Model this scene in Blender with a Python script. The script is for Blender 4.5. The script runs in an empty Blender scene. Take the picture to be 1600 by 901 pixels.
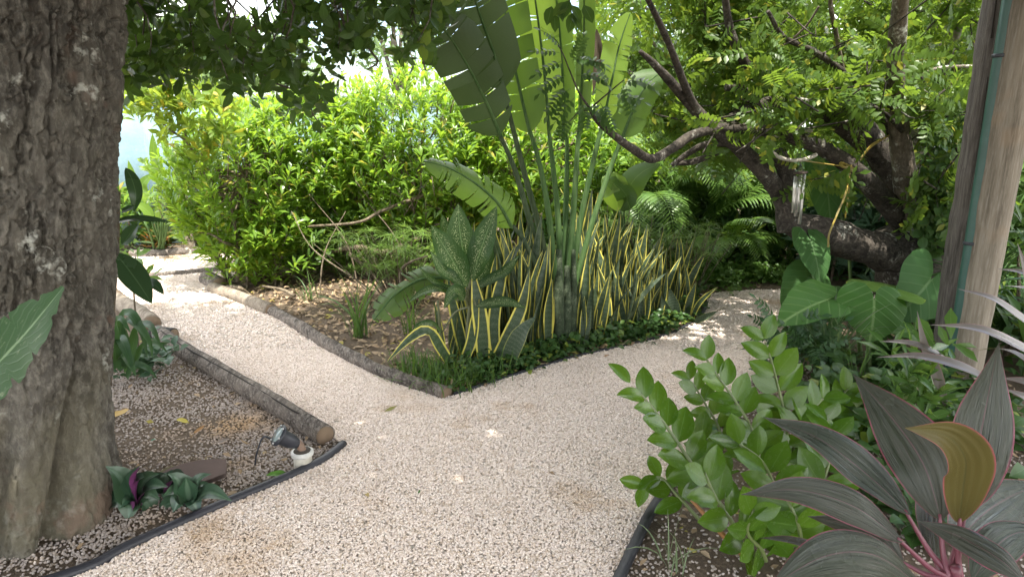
import bpy, math, random
import numpy as np
from mathutils import Matrix, Vector

# ------------------------------------------------------------------ camera, sky, sun, exposure
scn = bpy.context.scene
PITCH, CAMH, FPX = math.radians(14), 1.5, 1067.0
cam_d = bpy.data.cameras.new('camera')
cam_d.lens, cam_d.sensor_width, cam_d.clip_start, cam_d.clip_end = 24.0, 36.0, 0.05, 500
cam = bpy.data.objects.new('camera', cam_d)
scn.collection.objects.link(cam)
cam.location = (0, 0, CAMH)
cam.rotation_euler = (math.radians(90) - PITCH, 0, 0)
scn.camera = cam

SUN_EL, SUN_AZ = math.radians(75), math.radians(165)      # azimuth from +Y, clockwise
world = bpy.data.worlds.new('World')
scn.world = world
world.use_nodes = True
wn, wl = world.node_tree.nodes, world.node_tree.links
bg = wn['Background']
sky = wn.new('ShaderNodeTexSky')
sky.sky_type = 'NISHITA'
sky.sun_disc = False
sky.sun_elevation = SUN_EL
sky.sun_rotation = SUN_AZ
sky.dust_density = 2.0
tc = wn.new('ShaderNodeTexCoord')
cn = wn.new('ShaderNodeTexNoise'); cn.inputs['Scale'].default_value = 2.2; cn.inputs['Detail'].default_value = 6
cr_ = wn.new('ShaderNodeMapRange'); cr_.inputs[1].default_value = .42; cr_.inputs[2].default_value = .6
cm = wn.new('ShaderNodeMix'); cm.data_type = 'RGBA'
cm.inputs[7].default_value = (12.6, 12.4, 12.0, 1)
wl.new(tc.outputs['Generated'], cn.inputs['Vector'])
wl.new(cn.outputs['Fac'], cr_.inputs[0])
wl.new(cr_.outputs[0], cm.inputs[0])
wl.new(sky.outputs[0], cm.inputs[6])
wl.new(cm.outputs[2], bg.inputs['Color'])
bg.inputs['Strength'].default_value = 0.13
sun_d = bpy.data.lights.new('sun', 'SUN')
sun_d.energy, sun_d.angle, sun_d.color = 3.2, math.radians(.5), (1, .95, .86)
sun = bpy.data.objects.new('sun', sun_d)
scn.collection.objects.link(sun)
SUN_DIR = Vector((math.sin(SUN_AZ) * math.cos(SUN_EL), math.cos(SUN_AZ) * math.cos(SUN_EL), math.sin(SUN_EL)))
sun.rotation_euler = SUN_DIR.to_track_quat('Z', 'Y').to_euler()
scn.view_settings.view_transform = 'Standard'
scn.view_settings.look = 'None'
scn.view_settings.exposure = 2.05
scn.view_settings.gamma = 1
scn.cycles.max_bounces = 8
scn.cycles.transmission_bounces = 6
scn.cycles.use_denoising = True

# ------------------------------------------------------------------ helpers
R = np.random.default_rng(11)
C = scn.collection
LOC = {}

def ray(px, py):
    x, v = (px - 800) / FPX, -(py - 450.5) / FPX
    return np.array([x, math.cos(PITCH) + v * math.sin(PITCH), -math.sin(PITCH) + v * math.cos(PITCH)])

def P(px, py, Y):                                  # the point on the sight line through a pixel, Y metres ahead
    d = ray(px, py)
    return np.array([0, 0, CAMH]) + d * (Y / d[1])

def G(px, py, z=0.0):                              # the point of the ground on that sight line
    d = ray(px, py)
    return np.array([0, 0, CAMH]) + d * ((z - CAMH) / d[2])

def topix(p):
    p = np.atleast_2d(p) - np.array([0, 0, CAMH])
    dep = p[:, 1] * math.cos(PITCH) - p[:, 2] * math.sin(PITCH)
    up = p[:, 1] * math.sin(PITCH) + p[:, 2] * math.cos(PITCH)
    s = FPX / np.maximum(dep, .01)
    return 800 + p[:, 0] * s, 450.5 - up * s, dep

def unit(a):
    a = np.asarray(a, float)
    return a / np.maximum(np.linalg.norm(a, axis=-1, keepdims=True), 1e-9)

def crv(pts, n):                                   # Catmull-Rom through the points, n samples
    p = np.asarray(pts, float)
    if len(p) == 2:
        t = np.linspace(0, 1, n)[:, None]
        return p[0] * (1 - t) + p[1] * t
    q = np.vstack([2 * p[0] - p[1], p, 2 * p[-1] - p[-2]])
    d = np.concatenate([[0], np.cumsum(np.linalg.norm(np.diff(p[:, :3], axis=0), axis=1) + 1e-6)])
    s = np.linspace(0, d[-1], n)
    k = np.clip(np.searchsorted(d, s, 'right') - 1, 0, len(p) - 2)
    t = ((s - d[k]) / (d[k + 1] - d[k]))[:, None]
    a, b, c, e = q[k], q[k + 1], q[k + 2], q[k + 3]
    return .5 * (2 * b + (c - a) * t + (2 * a - 5 * b + 4 * c - e) * t ** 2 + (3 * b - a - 3 * c + e) * t ** 3)

def vnoise(p):
    p = np.asarray(p, float)
    i = np.floor(p).astype(np.int64); f = p - i
    f = f * f * (3 - 2 * f)
    def h(a, b, c):
        n = (a * 374761393 + b * 668265263 + c * 2147483647) & 0xffffffff
        n = ((n ^ (n >> 13)) * 1274126177) & 0xffffffff
        return ((n ^ (n >> 16)) & 0xffff) / 65535.0
    o = 0
    for dx in (0, 1):
        for dy in (0, 1):
            for dz in (0, 1):
                w = (f[:, 0] if dx else 1 - f[:, 0]) * (f[:, 1] if dy else 1 - f[:, 1]) * (f[:, 2] if dz else 1 - f[:, 2])
                o = o + w * h(i[:, 0] + dx, i[:, 1] + dy, i[:, 2] + dz)
    return o

def fbm(p, o=4):
    p = np.asarray(p, float)
    return sum(vnoise(p * 2 ** k + 17 * k) / 2 ** k for k in range(o)) / sum(.5 ** k for k in range(o))

def merge(gs):
    V, Q, U, n = [], [], [], 0
    for v, q, u in gs:
        V.append(v); Q.append(q + n); U.append(u); n += len(v)
    return np.vstack(V), np.vstack(Q), np.vstack(U)

def mk(name, g, mat, smooth=True):
    V, Q, U = g
    me = bpy.data.meshes.new(name)
    me.vertices.add(len(V)); me.vertices.foreach_set('co', np.ascontiguousarray(V, np.float32).ravel())
    k = Q.shape[1]
    me.loops.add(Q.size); me.loops.foreach_set('vertex_index', Q.astype(np.int32).ravel())
    me.polygons.add(len(Q)); me.polygons.foreach_set('loop_start', np.arange(0, Q.size, k, dtype=np.int32))
    if smooth:
        me.polygons.foreach_set('use_smooth', np.ones(len(Q), bool))
    uv = me.uv_layers.new(name='UVMap')
    uv.data.foreach_set('uv', np.ascontiguousarray(U[Q.ravel()], np.float32).ravel())
    me.update(calc_edges=True)
    me.validate()
    if mat: me.materials.append(mat)
    return me

def tag(o, label=None, cat=None, group=None, kind=None):
    for k, v in (('label', label), ('category', cat), ('group', group), ('kind', kind)):
        if v: o[k] = v
    return o

def thing(name, label, cat, loc, group=None):
    o = bpy.data.objects.new(name, None); C.objects.link(o)
    o.empty_display_size = .1
    o.location = loc; LOC[o.name] = np.array(loc, float)
    return tag(o, label, cat, group)

def obj(name, g, mat, parent=None, smooth=True, origin=None):
    if parent is not None:
        base = LOC[parent.name]
    else:
        base = np.array(origin if origin is not None else (0, 0, 0), float)
    o = bpy.data.objects.new(name, mk(name, (g[0] - base, g[1], g[2]), mat, smooth))
    C.objects.link(o)
    if parent is not None: o.parent = parent
    else: o.location = base
    LOC[o.name] = base
    return o

def tube(pts, rad, n=8, res=None, rough=0.0, seed=0, cap=True, rfreq=6):
    p = np.asarray(pts, float)
    rad = np.asarray(rad, float) * np.ones(len(p))
    c = crv(np.hstack([p, rad[:, None]]), res or max(6, len(p) * 5))
    c, r = c[:, :3], np.maximum(c[:, 3], 1e-4)
    T = unit(np.gradient(c, axis=0))
    a = np.array([0, 0, 1.]) if abs(T[0][2]) < .9 else np.array([1., 0, 0])
    N = unit(np.cross(T[0], a)); Ns = [N]
    for i in range(1, len(c)):
        N = unit(N - T[i] * np.dot(N, T[i])); Ns.append(N)
    Ns = np.array(Ns); B = np.cross(T, Ns)
    th = np.linspace(0, 2 * math.pi, n, endpoint=False)
    d = Ns[:, None] * np.cos(th)[None, :, None] + B[:, None] * np.sin(th)[None, :, None]
    V = (c[:, None] + d * r[:, None, None]).reshape(-1, 3)
    if rough:
        k = (fbm(V * rfreq + seed * 9.1, 4) - .5) * 2 * rough
        V = V + (d.reshape(-1, 3)) * (k * np.repeat(r, n))[:, None]
    i = np.arange(len(c) - 1)[:, None] * n; j = np.arange(n)[None]
    Q = np.stack([i + j, i + (j + 1) % n, i + n + (j + 1) % n, i + n + j], -1).reshape(-1, 4)
    U = np.stack(np.broadcast_arrays(th[None] / (2 * math.pi), np.linspace(0, 1, len(c))[:, None]), -1).reshape(-1, 2)
    if cap:
        for end, s in ((0, 0), (len(c) - 1, 1)):
            o = len(V)
            V = np.vstack([V, c[end] + T[end] * (r[end] * .12 * (1 if s else -1))])
            U = np.vstack([U, [.5, .5]])
            b = end * n
            m = (n + 1) // 2
            f = [[o, b + (2 * q) % n, b + (2 * q + 1) % n, b + (2 * q + 2) % n] for q in range(m)] if n % 2 == 0 else []
            if f:
                f = np.array(f[:n // 2])
                if not s: pass
                else: f = f[:, ::1]
                Q = np.vstack([Q, f[:, [0, 3, 2, 1]] if not s else f])
    return V, Q, U

def box(a, b):
    a, b = np.minimum(a, b), np.maximum(a, b)
    V = np.array([[(a, b)[i][0], (a, b)[j][1], (a, b)[k][2]] for i in (0, 1) for j in (0, 1) for k in (0, 1)], float)
    Q = np.array([[0, 1, 3, 2], [4, 6, 7, 5], [0, 4, 5, 1], [2, 3, 7, 6], [0, 2, 6, 4], [1, 5, 7, 3]])
    return V, Q, V[:, :2].copy()

# leaf outlines: half width against the way from base to tip
def oval(t): return np.sin(np.pi * np.clip(t, 0, 1) ** .9) ** .8 * .98 + .02 * (1 - t)
def obov(t): return np.sin(np.pi * np.clip(t, 0, 1) ** 1.45) ** .85 * (1 - .1 * t) + .05 * (1 - t)
def lance(t): return np.sin(np.pi * np.clip(t, 0, 1) ** .75) ** 1.1 + .06 * (1 - t)
def strap(t): return np.minimum(1, (1 - t) * 3.2) ** .7 * (.72 + .28 * np.sin(np.pi * np.minimum(t * 1.2, 1)))
def blade(t): return np.clip(1 - t, 0, 1) ** .6 * np.minimum(1, .5 + t * 4)
def snake(t): return np.clip((1 - t) * 2.6, 0, 1) ** .6 * (.62 + .38 * np.sin(np.pi * np.clip(t, 0, 1) ** .8))
def banana(t): return np.clip(t * 9, 0, 1) ** .5 * np.clip((1 - t) * 3.4, 0, 1) ** .5 * (.9 + .1 * np.sin(np.pi * t))

def grid_q(r, c):
    i = np.arange(r - 1)[:, None] * c; j = np.arange(c - 1)[None]
    return np.stack([i + j, i + j + 1, i + c + j + 1, i + c + j], -1).reshape(-1, 4)

def leaf(L, W, prof, rows=4, cols=3, fold=.25, droop=.5, twist=0.0, wav=0.0, seed=0):
    t = np.linspace(0, 1, rows + 1)
    w = np.maximum(prof(t) * W / 2, W * .012)
    ang = -droop * t ** 1.3
    y = np.concatenate([[0], np.cumsum(np.cos((ang[1:] + ang[:-1]) / 2))]) * L / rows
    z = np.concatenate([[0], np.cumsum(np.sin((ang[1:] + ang[:-1]) / 2))]) * L / rows
    s = np.linspace(-1, 1, cols)
    X = w[:, None] * s[None]
    Z = np.abs(X) * math.tan(fold) + wav * W * np.sin(t[:, None] * 11 + seed + s[None] * 2) * np.abs(s[None])
    X = X * math.cos(fold)
    tw = twist * t[:, None]
    X, Z = X * np.cos(tw) - Z * np.sin(tw), X * np.sin(tw) + Z * np.cos(tw)
    V = np.stack([X, y[:, None] - Z * np.sin(ang)[:, None], z[:, None] + Z * np.cos(ang)[:, None]], -1).reshape(-1, 3)
    U = np.stack(np.broadcast_arrays((s * .5 + .5)[None], t[:, None]), -1).reshape(-1, 2)
    return V, grid_q(rows + 1, cols), U

def frames(D, Uv):                                 # rotation matrices: +Y along D, +Z towards Uv
    Y = unit(D); X = unit(np.cross(Y, Uv)); Z = np.cross(X, Y)
    return np.stack([X, Y, Z], -1)

def mats(Rm, s, p):
    M = np.zeros((len(p), 4, 4)); M[:, :3, :3] = Rm * np.reshape(s, (-1, 1, 1)); M[:, :3, 3] = p; M[:, 3, 3] = 1
    return M

def joined(protos, M):
    n = len(protos); out = []
    for k in range(n):
        m = M[k::n]
        if not len(m): continue
        v, q, u = protos[k]
        V = (np.einsum('nij,mj->nmi', m[:, :3, :3], v) + m[:, None, :3, 3]).reshape(-1, 3)
        Q = (q[None] + (np.arange(len(m)) * len(v))[:, None, None]).reshape(-1, 4)
        out.append((V, Q, np.tile(u, (len(m), 1))))
    return merge(out)

def scatter(root, part, rest, protos, M, mat, n_parts):   # the n that show largest as parts, the others joined as one part
    p = M[:, :3, 3]; x, y, d = topix(p)
    inside = (x > 5) & (x < 1595) & (y > 3) & (y < 898) & (d > .2)
    key = np.where(inside, d, 1e6); order = np.argsort(key, kind='stable')
    pick = order[:min(n_parts, int(inside.sum()))]
    left = np.setdiff1d(np.arange(len(M)), pick)
    shared = [mk(part, g, mat) for g in protos]
    base = Vector(LOC[root.name])
    for k, i in enumerate(pick):
        o = bpy.data.objects.new(part, shared[i % len(protos)])
        C.objects.link(o); o.parent = root
        o.matrix_local = Matrix.Translation(-base) @ Matrix(M[i].tolist())
    if len(left):
        left = left[R.permutation(len(left))]
        o = obj(rest, joined(protos, M[left]), mat, root)
        o['kind'] = 'stuff'

def rosettes(cen, ax, n, lo, hi, spread=(.5, 1.25), off=.03, up=.0):
    cen = np.repeat(cen, n, 0); ax = np.repeat(unit(ax), n, 0)
    m = len(cen)
    az = np.tile(np.arange(n) * 2.39996, m // n) + np.repeat(R.uniform(0, 6.28, m // n), n) + R.normal(0, .25, m)
    el = R.uniform(spread[0], spread[1], m)
    ref = np.where(np.abs(ax[:, 2:3]) < .9, np.array([[0, 0, 1.]]), np.array([[1., 0, 0]]))
    a = unit(np.cross(ax, ref)); b = np.cross(ax, a)
    rad = a * np.cos(az)[:, None] + b * np.sin(az)[:, None]
    D = ax * np.cos(el)[:, None] + rad * np.sin(el)[:, None]
    D[:, 2] += up
    Nn = ax * np.sin(el)[:, None] - rad * np.cos(el)[:, None] + R.normal(0, .18, (m, 3))
    pos = cen + ax * R.uniform(-off, off, m)[:, None] * 1.6 + rad * .006
    return mats(frames(D, Nn), R.uniform(lo, hi, m), pos)

def ribbon(spine, hw, normal, fold=.15, cols=3, tears=0, droop=0.0, wav=0.0, seed=0, flip=False, pleat=0.0):
    """A leaf blade along a 3-D midrib; each side may be torn into strips."""
    rr = np.random.default_rng(seed)
    n = len(spine); T = unit(np.gradient(spine, axis=0))
    N = np.asarray(normal, float)
    N = np.broadcast_to(N, (n, 3)); N = unit(N - T * np.sum(N * T, 1, keepdims=True))
    S = np.cross(T, N)
    t = np.linspace(0, 1, n); gs = []
    if not tears:
        c = np.linspace(-1, 1, 2 * cols - 1)[None]
        ang = fold - np.abs(c) * droop
        w = hw[:, None] * c
        off = S[:, None] * (w * np.cos(ang))[..., None] + N[:, None] * (np.abs(w) * np.sin(ang) + wav * hw[:, None] * np.abs(c) * np.sin(t[:, None] * 13 + seed + c * 2))[..., None]
        off = off + N[:, None] * (pleat * hw[:, None] * np.cos(np.abs(c) * 17 + t[:, None] * 2.5) * (1 - np.abs(c) ** 3))[..., None]
        V = spine[:, None] + off
        U = np.stack(np.broadcast_arrays(.5 + .5 * c, t[:, None]), -1)
        q = grid_q(n, 2 * cols - 1)
        return V.reshape(-1, 3), q[:, ::-1] if flip else q, U.reshape(-1, 2)
    for sd in (-1, 1):
        cut = [0, n - 1]
        if tears:
            cut = sorted(set([0, n - 1] + list(rr.choice(np.arange(3, n - 2), min(tears, n - 5), replace=False))))
        for a, b in zip(cut[:-1], cut[1:]):
            m = b - a + 1
            c = np.linspace(0, 1, cols)
            fa = fold + (rr.normal(0, .09) if tears else 0)
            ph = c[None] * droop * (1 + .2 * rr.normal()) if droop else 0 * c[None]
            ang = fa - ph
            w = hw[a:b + 1, None] * c[None]
            tt = t[a:b + 1, None]
            off = S[a:b + 1, None] * (sd * w * np.cos(ang))[..., None] + N[a:b + 1, None] * (w * np.sin(ang) + wav * hw[a:b + 1, None] * c[None] * np.sin(tt * 13 + seed + sd))[..., None]
            V = spine[a:b + 1, None] + off
            if tears:                              # open a V between neighbouring strips
                sh = np.zeros(m)
                if b < n - 1: sh = sh - np.linspace(0, 1, m) * rr.uniform(.15, 1.3)
                if a > 0: sh = sh + np.linspace(1, 0, m) * rr.uniform(.0, .5)
                stp = np.linalg.norm(spine[1] - spine[0])
                V = V + T[a:b + 1, None] * (sh[:, None] * stp * c[None] ** 1.2)[..., None]
                V = V + T[a:b + 1, None] * (hw[a:b + 1, None] * c[None] * .22)[..., None]
            U = np.stack(np.broadcast_arrays(.5 + sd * .5 * c[None], tt), -1)
            q = grid_q(m, cols)
            if sd > 0: pass
            else: q = q[:, ::-1]
            if flip: q = q[:, ::-1]
            gs.append((V.reshape(-1, 3), q, U.reshape(-1, 2)))
    return merge(gs)

def pleaf(pts, wpx, prof, rows=14, facing=None, upmix=.35, **kw):
    """Blade through pixel points (px, py, Y), wpx pixels wide there."""
    sp = crv([P(*p) for p in pts], rows + 1)
    dep = topix(sp)[2].mean()
    hw = np.maximum(prof(np.linspace(0, 1, rows + 1)), .012) * wpx / 2 * dep / FPX
    if facing is None:
        v = unit(np.array([0, 0, CAMH]) - sp.mean(0))
        facing = unit(v * (1 - upmix) + np.array([0, 0, 1.]) * upmix)
    return ribbon(sp, hw, facing, **kw), sp

def heart(A, tip, N, L, wide=1.0, cup=.12, droop=.25, seed=0, rings=5, nth=36):
    """Arrow-heart blade round the point where the stalk meets it."""
    Rm = frames(np.array([tip], float), np.array([N], float))[0]
    th = np.linspace(-math.pi, math.pi, nth + 1)
    a = np.abs(th)
    k = [(0, 1.0), (.25, .84), (.6, .66), (1.1, .56), (1.7, .54), (2.2, .58), (2.6, .62), (2.9, .5), (3.08, .2), (3.1416, .06)]
    Rr = np.interp(a, [x for x, _ in k], [y for _, y in k])
    r = np.linspace(0.0, 1, rings + 1)
    X = (r[:, None] * (Rr * np.sin(th))[None]) * wide; Y = r[:, None] * (Rr * np.cos(th))[None]
    Z = np.abs(X) * cup - droop * Y ** 2 - .28 * X ** 2 + .02 * np.sin(th * 7 + seed)[None] * r[:, None] ** 2
    V = np.stack([X, Y, Z], -1).reshape(-1, 3) * L
    V = V @ Rm.T + np.asarray(A)
    U = np.stack([.5 + X / (2 * .56 * wide), .38 + Y * .62], -1).reshape(-1, 2)
    return V, grid_q(rings + 1, nth + 1), U

# ------------------------------------------------------------------ materials
class NT:
    def __init__(s, name):
        s.m = bpy.data.materials.new(name); s.m.use_nodes = True
        s.t = s.m.node_tree; s.n = s.t.nodes; s.l = s.t.links
        s.b = s.n['Principled BSDF']; s.out = s.n['Material Output']
    def lk(s, a, b): s.l.new(a, b)
    def put(s, sock, v):
        if hasattr(v, 'links'): s.l.new(v, sock)
        elif isinstance(v, tuple): sock.default_value = v if len(v) == 4 or sock.type == 'VECTOR' else v + (1,)
        else: sock.default_value = v
    def math(s, op, a, b=0.0, clamp=False):
        n = s.n.new('ShaderNodeMath'); n.operation = op; n.use_clamp = clamp
        s.put(n.inputs[0], a); s.put(n.inputs[1], b); return n.outputs[0]
    def mix(s, f, a, b, mode='MIX'):
        n = s.n.new('ShaderNodeMix'); n.data_type = 'RGBA'; n.blend_type = mode
        s.put(n.inputs[0], f); s.put(n.inputs[6], a); s.put(n.inputs[7], b); return n.outputs[2]
    def rng(s, v, a, b, c=0.0, d=1.0):
        n = s.n.new('ShaderNodeMapRange'); n.inputs[1].default_value = a; n.inputs[2].default_value = b
        n.inputs[3].default_value = c; n.inputs[4].default_value = d; s.put(n.inputs[0], v); return n.outputs[0]
    def noise(s, scale, detail=4, vec=None, rough=.55, stretch=None):
        n = s.n.new('ShaderNodeTexNoise'); n.inputs['Scale'].default_value = scale
        n.inputs['Detail'].default_value = detail; n.inputs['Roughness'].default_value = rough
        v = vec or s.coord()
        if stretch:
            mp = s.n.new('ShaderNodeMapping'); mp.inputs['Scale'].default_value = stretch
            s.lk(v, mp.inputs['Vector']); v = mp.outputs[0]
        s.lk(v, n.inputs['Vector']); return n.outputs['Fac']
    def coord(s, k='Object'):
        if not hasattr(s, '_c'): s._c = s.n.new('ShaderNodeTexCoord')
        return s._c.outputs[k]
    def wpos(s):
        if not hasattr(s, '_g'): s._g = s.n.new('ShaderNodeNewGeometry')
        return s._g.outputs['Position']
    def geo(s, k):
        s.wpos(); return s._g.outputs[k]
    def rand(s):
        if not hasattr(s, '_o'): s._o = s.n.new('ShaderNodeObjectInfo')
        return s.math('FRACT', s.math('ADD', s._o.outputs['Random'], s.geo('Random Per Island')))
    def uv(s):
        if not hasattr(s, '_u'):
            s._u = s.n.new('ShaderNodeSeparateXYZ'); s.lk(s.coord('UV'), s._u.inputs[0])
        return s._u.outputs[0], s._u.outputs[1]
    def bump(s, h, strength=.3, dist=.01):
        n = s.n.new('ShaderNodeBump'); n.inputs['Strength'].default_value = strength; n.inputs['Distance'].default_value = dist
        s.put(n.inputs['Height'], h); s.lk(n.outputs[0], s.b.inputs['Normal']); return n.outputs[0]

def leaf_mat(name, c1, c2, trans=.35, tcol=(.22, .36, .03), rough=.4, rib=None, ribw=.05, veins=0, vein_k=.5, vein_amt=.3, edge=None, edgew=.2,
             edge_noise=0.0, spots=None, bands=None, back=None, spec=.24, c3=None, bump=.25, holes=False):
    s = NT(name)
    u, v = s.uv()
    au = s.math('MULTIPLY', s.math('ABSOLUTE', s.math('SUBTRACT', u, .5)), 2)
    r = s.rand()
    col = s.mix(r, c1, c2)
    if c3: col = s.mix(s.rng(r, .9, .95), col, c3)
    nz = s.noise(7, 3)
    col = s.mix(s.rng(nz, .3, .7, 0, .3), col, s.mix(.5, col, (.02, .03, .01)), 'MIX')
    h = None
    if bands:
        wob = s.noise(9, 2, vec=s.coord('UV'), stretch=(3, 6, 1))
        wv = s.math('SINE', s.math('ADD', s.math('MULTIPLY', v, 95.0), s.math('MULTIPLY', wob, 16.0)))
        col = s.mix(s.rng(wv, -.1, .7, 0, .75), col, bands)
    if spots:
        vo = s.noise(17, 3, vec=s.coord('UV'), stretch=(1.4, 2.4, 1), rough=.55)
        f = s.math('MULTIPLY', s.rng(vo, .545, .575), s.rng(au, .3, .85, 1, 0))
        f = s.math('MULTIPLY', f, s.rng(s.noise(5, 1, vec=s.coord('UV')), .4, .55, .25, 1))
        col = s.mix(f, col, spots)
    if veins:
        q = s.math('SINE', s.math('MULTIPLY', s.math('SUBTRACT', v, s.math('MULTIPLY', au, vein_k)), 6.2832 * veins))
        q = s.math('POWER', s.math('ABSOLUTE', q), .5) if veins > 30 else s.rng(q, .75, 1.0)
        col = s.mix(s.math('MULTIPLY', q, vein_amt), col, rib or c2)
        h = q
    if rib:
        col = s.mix(s.rng(au, ribw * .5, ribw, .85, 0), col, rib)
    if edge:
        e = au
        if edge_noise: e = s.math('ADD', au, s.math('MULTIPLY', s.math('SUBTRACT', s.noise(6, 2), .5), edge_noise))
        col = s.mix(s.rng(e, 1 - edgew - .04, 1 - edgew + .03), col, edge)
    if back:
        col = s.mix(s.geo('Backfacing'), col, back)
    s.lk(col, s.b.inputs['Base Color'])
    s.put(s.b.inputs['Roughness'], s.rng(nz, .3, .7, rough - .06, rough + .1))
    s.b.inputs['Specular IOR Level'].default_value = spec
    if h is None: h = nz
    bn = s.bump(h, bump, .004)
    if trans:
        tr = s.n.new('ShaderNodeBsdfTranslucent')
        tc_ = s.mix(.75, col, tcol)
        s.lk(tc_, tr.inputs['Color']); s.lk(bn, tr.inputs['Normal'])
        mx = s.n.new('ShaderNodeMixShader'); mx.inputs[0].default_value = trans
        s.lk(s.b.outputs[0], mx.inputs[1]); s.lk(tr.outputs[0], mx.inputs[2])
        s.lk(mx.outputs[0], s.out.inputs['Surface'])
    return s.m

def bark_mat(name, dark, mid, light, patch=None, sc=1.0, stretch=(1, 1, .35), red=None, bump=.6, lich=(.56, .7)):
    s = NT(name)
    a = s.noise(9 * sc, 8, stretch=stretch, rough=.65)
    b = s.noise(34 * sc, 6, stretch=stretch, rough=.7)
    col = s.mix(s.rng(a, .36, .62), dark, mid)
    col = s.mix(s.rng(b, .48, .72, 0, .75), col, light)
    if red:
        col = s.mix(s.math('MULTIPLY', s.rng(s.noise(3.1 * sc, 3), .58, .72), .6), col, red)
    if patch:
        f = s.math('MULTIPLY', s.rng(s.noise(4.3 * sc, 5, rough=.7), lich[0], lich[1]), s.rng(s.noise(40 * sc, 3), .42, .58))
        col = s.mix(f, col, patch)
    s.lk(col, s.b.inputs['Base Color']); s.b.inputs['Roughness'].default_value = .9
    s.b.inputs['Specular IOR Level'].default_value = .2
    s.bump(s.math('ADD', a, s.math('MULTIPLY', b, .6)), bump, .02)
    return s.m

def plain(name, c, rough=.5, metal=0.0, var=.25, sc=30, spec=.5, bump=.1):
    s = NT(name)
    n = s.noise(sc, 5)
    s.lk(s.mix(s.rng(n, .35, .68, 0, var), c, tuple(x * .45 for x in c)), s.b.inputs['Base Color'])
    s.b.inputs['Roughness'].default_value = rough; s.b.inputs['Metallic'].default_value = metal
    s.b.inputs['Specular IOR Level'].default_value = spec
    s.bump(n, bump, .004)
    return s.m

# ------------------------------------------------------------------ ground, path, wall
def poly_mesh(name, pts, z, mat, kind='structure'):
    from mathutils.geometry import tessellate_polygon
    v = [Vector((p[0], p[1], z)) for p in pts]
    tri = tessellate_polygon([v])
    me = bpy.data.meshes.new(name)
    f = []
    for t in tri:
        a, b, c = (v[k] for k in t)
        f.append(t if (b - a).cross(c - a).z > 0 else t[::-1])
    me.from_pydata([tuple(p) for p in v], [], f); me.update()
    me.materials.append(mat)
    o = bpy.data.objects.new(name, me); C.objects.link(o); o['kind'] = kind
    return o

def inside(pts, poly):
    x, y = pts[:, 0], pts[:, 1]; r = np.zeros(len(pts), bool); n = len(poly)
    for i in range(n):
        (x1, y1), (x2, y2) = poly[i][:2], poly[i - 1][:2]
        c = ((y1 > y) != (y2 > y)) & (x < (x2 - x1) * (y - y1) / (y2 - y1 + 1e-12) + x1)
        r ^= c
    return r

def near_line(pts, line):                          # distance of 2-D points to a polyline
    d = np.full(len(pts), 1e9)
    for a, b in zip(line[:-1], line[1:]):
        a, b = np.array(a[:2]), np.array(b[:2]); e = b - a
        t = np.clip(((pts - a) @ e) / (e @ e + 1e-12), 0, 1)
        d = np.minimum(d, np.linalg.norm(pts - a - t[:, None] * e, axis=1))
    return d

def soil_mat():
    s = NT('soil'); p = s.wpos()
    a = s.noise(1.3, 6, vec=p); b = s.noise(60, 5, vec=p, rough=.7); c = s.noise(240, 3, vec=p)
    col = s.mix(s.rng(a, .35, .65), (.10, .068, .043), (.19, .138, .09))
    col = s.mix(s.rng(b, .5, .68, 0, .8), col, (.26, .19, .12))
    col = s.mix(s.rng(c, .6, .75, 0, .6), col, (.35, .29, .21))
    s.lk(col, s.b.inputs['Base Color']); s.b.inputs['Roughness'].default_value = .95
    s.bump(s.math('ADD', b, c), .9, .02)
    return s.m

STONE_STAIN = dict(a=.56, b=.68)
def stain(s, col):                                 # ochre drifts in the gravel
    n = s.noise(1.15, 5, vec=s.wpos(), rough=.6)
    return s.mix(s.rng(n, .55, .68, 0, .7), col, (.44, .28, .13))

def path_mat():
    s = NT('gravel_bed'); p = s.wpos()
    a = s.noise(70, 4, vec=p, rough=.7); b = s.noise(260, 2, vec=p)
    col = s.mix(s.rng(a, .35, .65), (.56, .485, .40), (.72, .64, .55))
    col = s.mix(s.rng(b, .45, .7), col, (.8, .72, .64))
    s.lk(stain(s, col), s.b.inputs['Base Color']); s.b.inputs['Roughness'].default_value = .9
    s.bump(s.math('ADD', a, b), 1.0, .02)
    return s.m

def stone_mat(name='limestone_chip', k=1.0):
    s = NT(name)
    o = s.n.new('ShaderNodeObjectInfo')
    rp = s.n.new('ShaderNodeValToRGB'); s.lk(o.outputs['Random'], rp.inputs[0])
    e = rp.color_ramp.elements
    e[0].position = 0; e[0].color = (.52 * k, .42 * k, .32 * k, 1)
    e[1].position = 1; e[1].color = (.83 * k, .745 * k, .66 * k, 1)
    for q, c in ((.12, (0.600, 0.492, 0.399)), (.3, (0.700, 0.589, 0.504)), (.5, (0.760, 0.656, 0.580)), (.7, (0.700, 0.608, 0.552)), (.85, (0.800, 0.695, 0.619))):
        x = e.new(q); x.color = tuple(v * k for v in c) + (1,)
    n = s.noise(2.5, 4)
    col = s.mix(s.rng(n, .4, .7, 0, .3), rp.outputs[0], (.5 * k, .41 * k, .31 * k))
    s.lk(stain(s, col), s.b.inputs['Base Color']); s.b.inputs['Roughness'].default_value = .8
    s.b.inputs['Specular IOR Level'].default_value = .3
    return s.m

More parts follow.
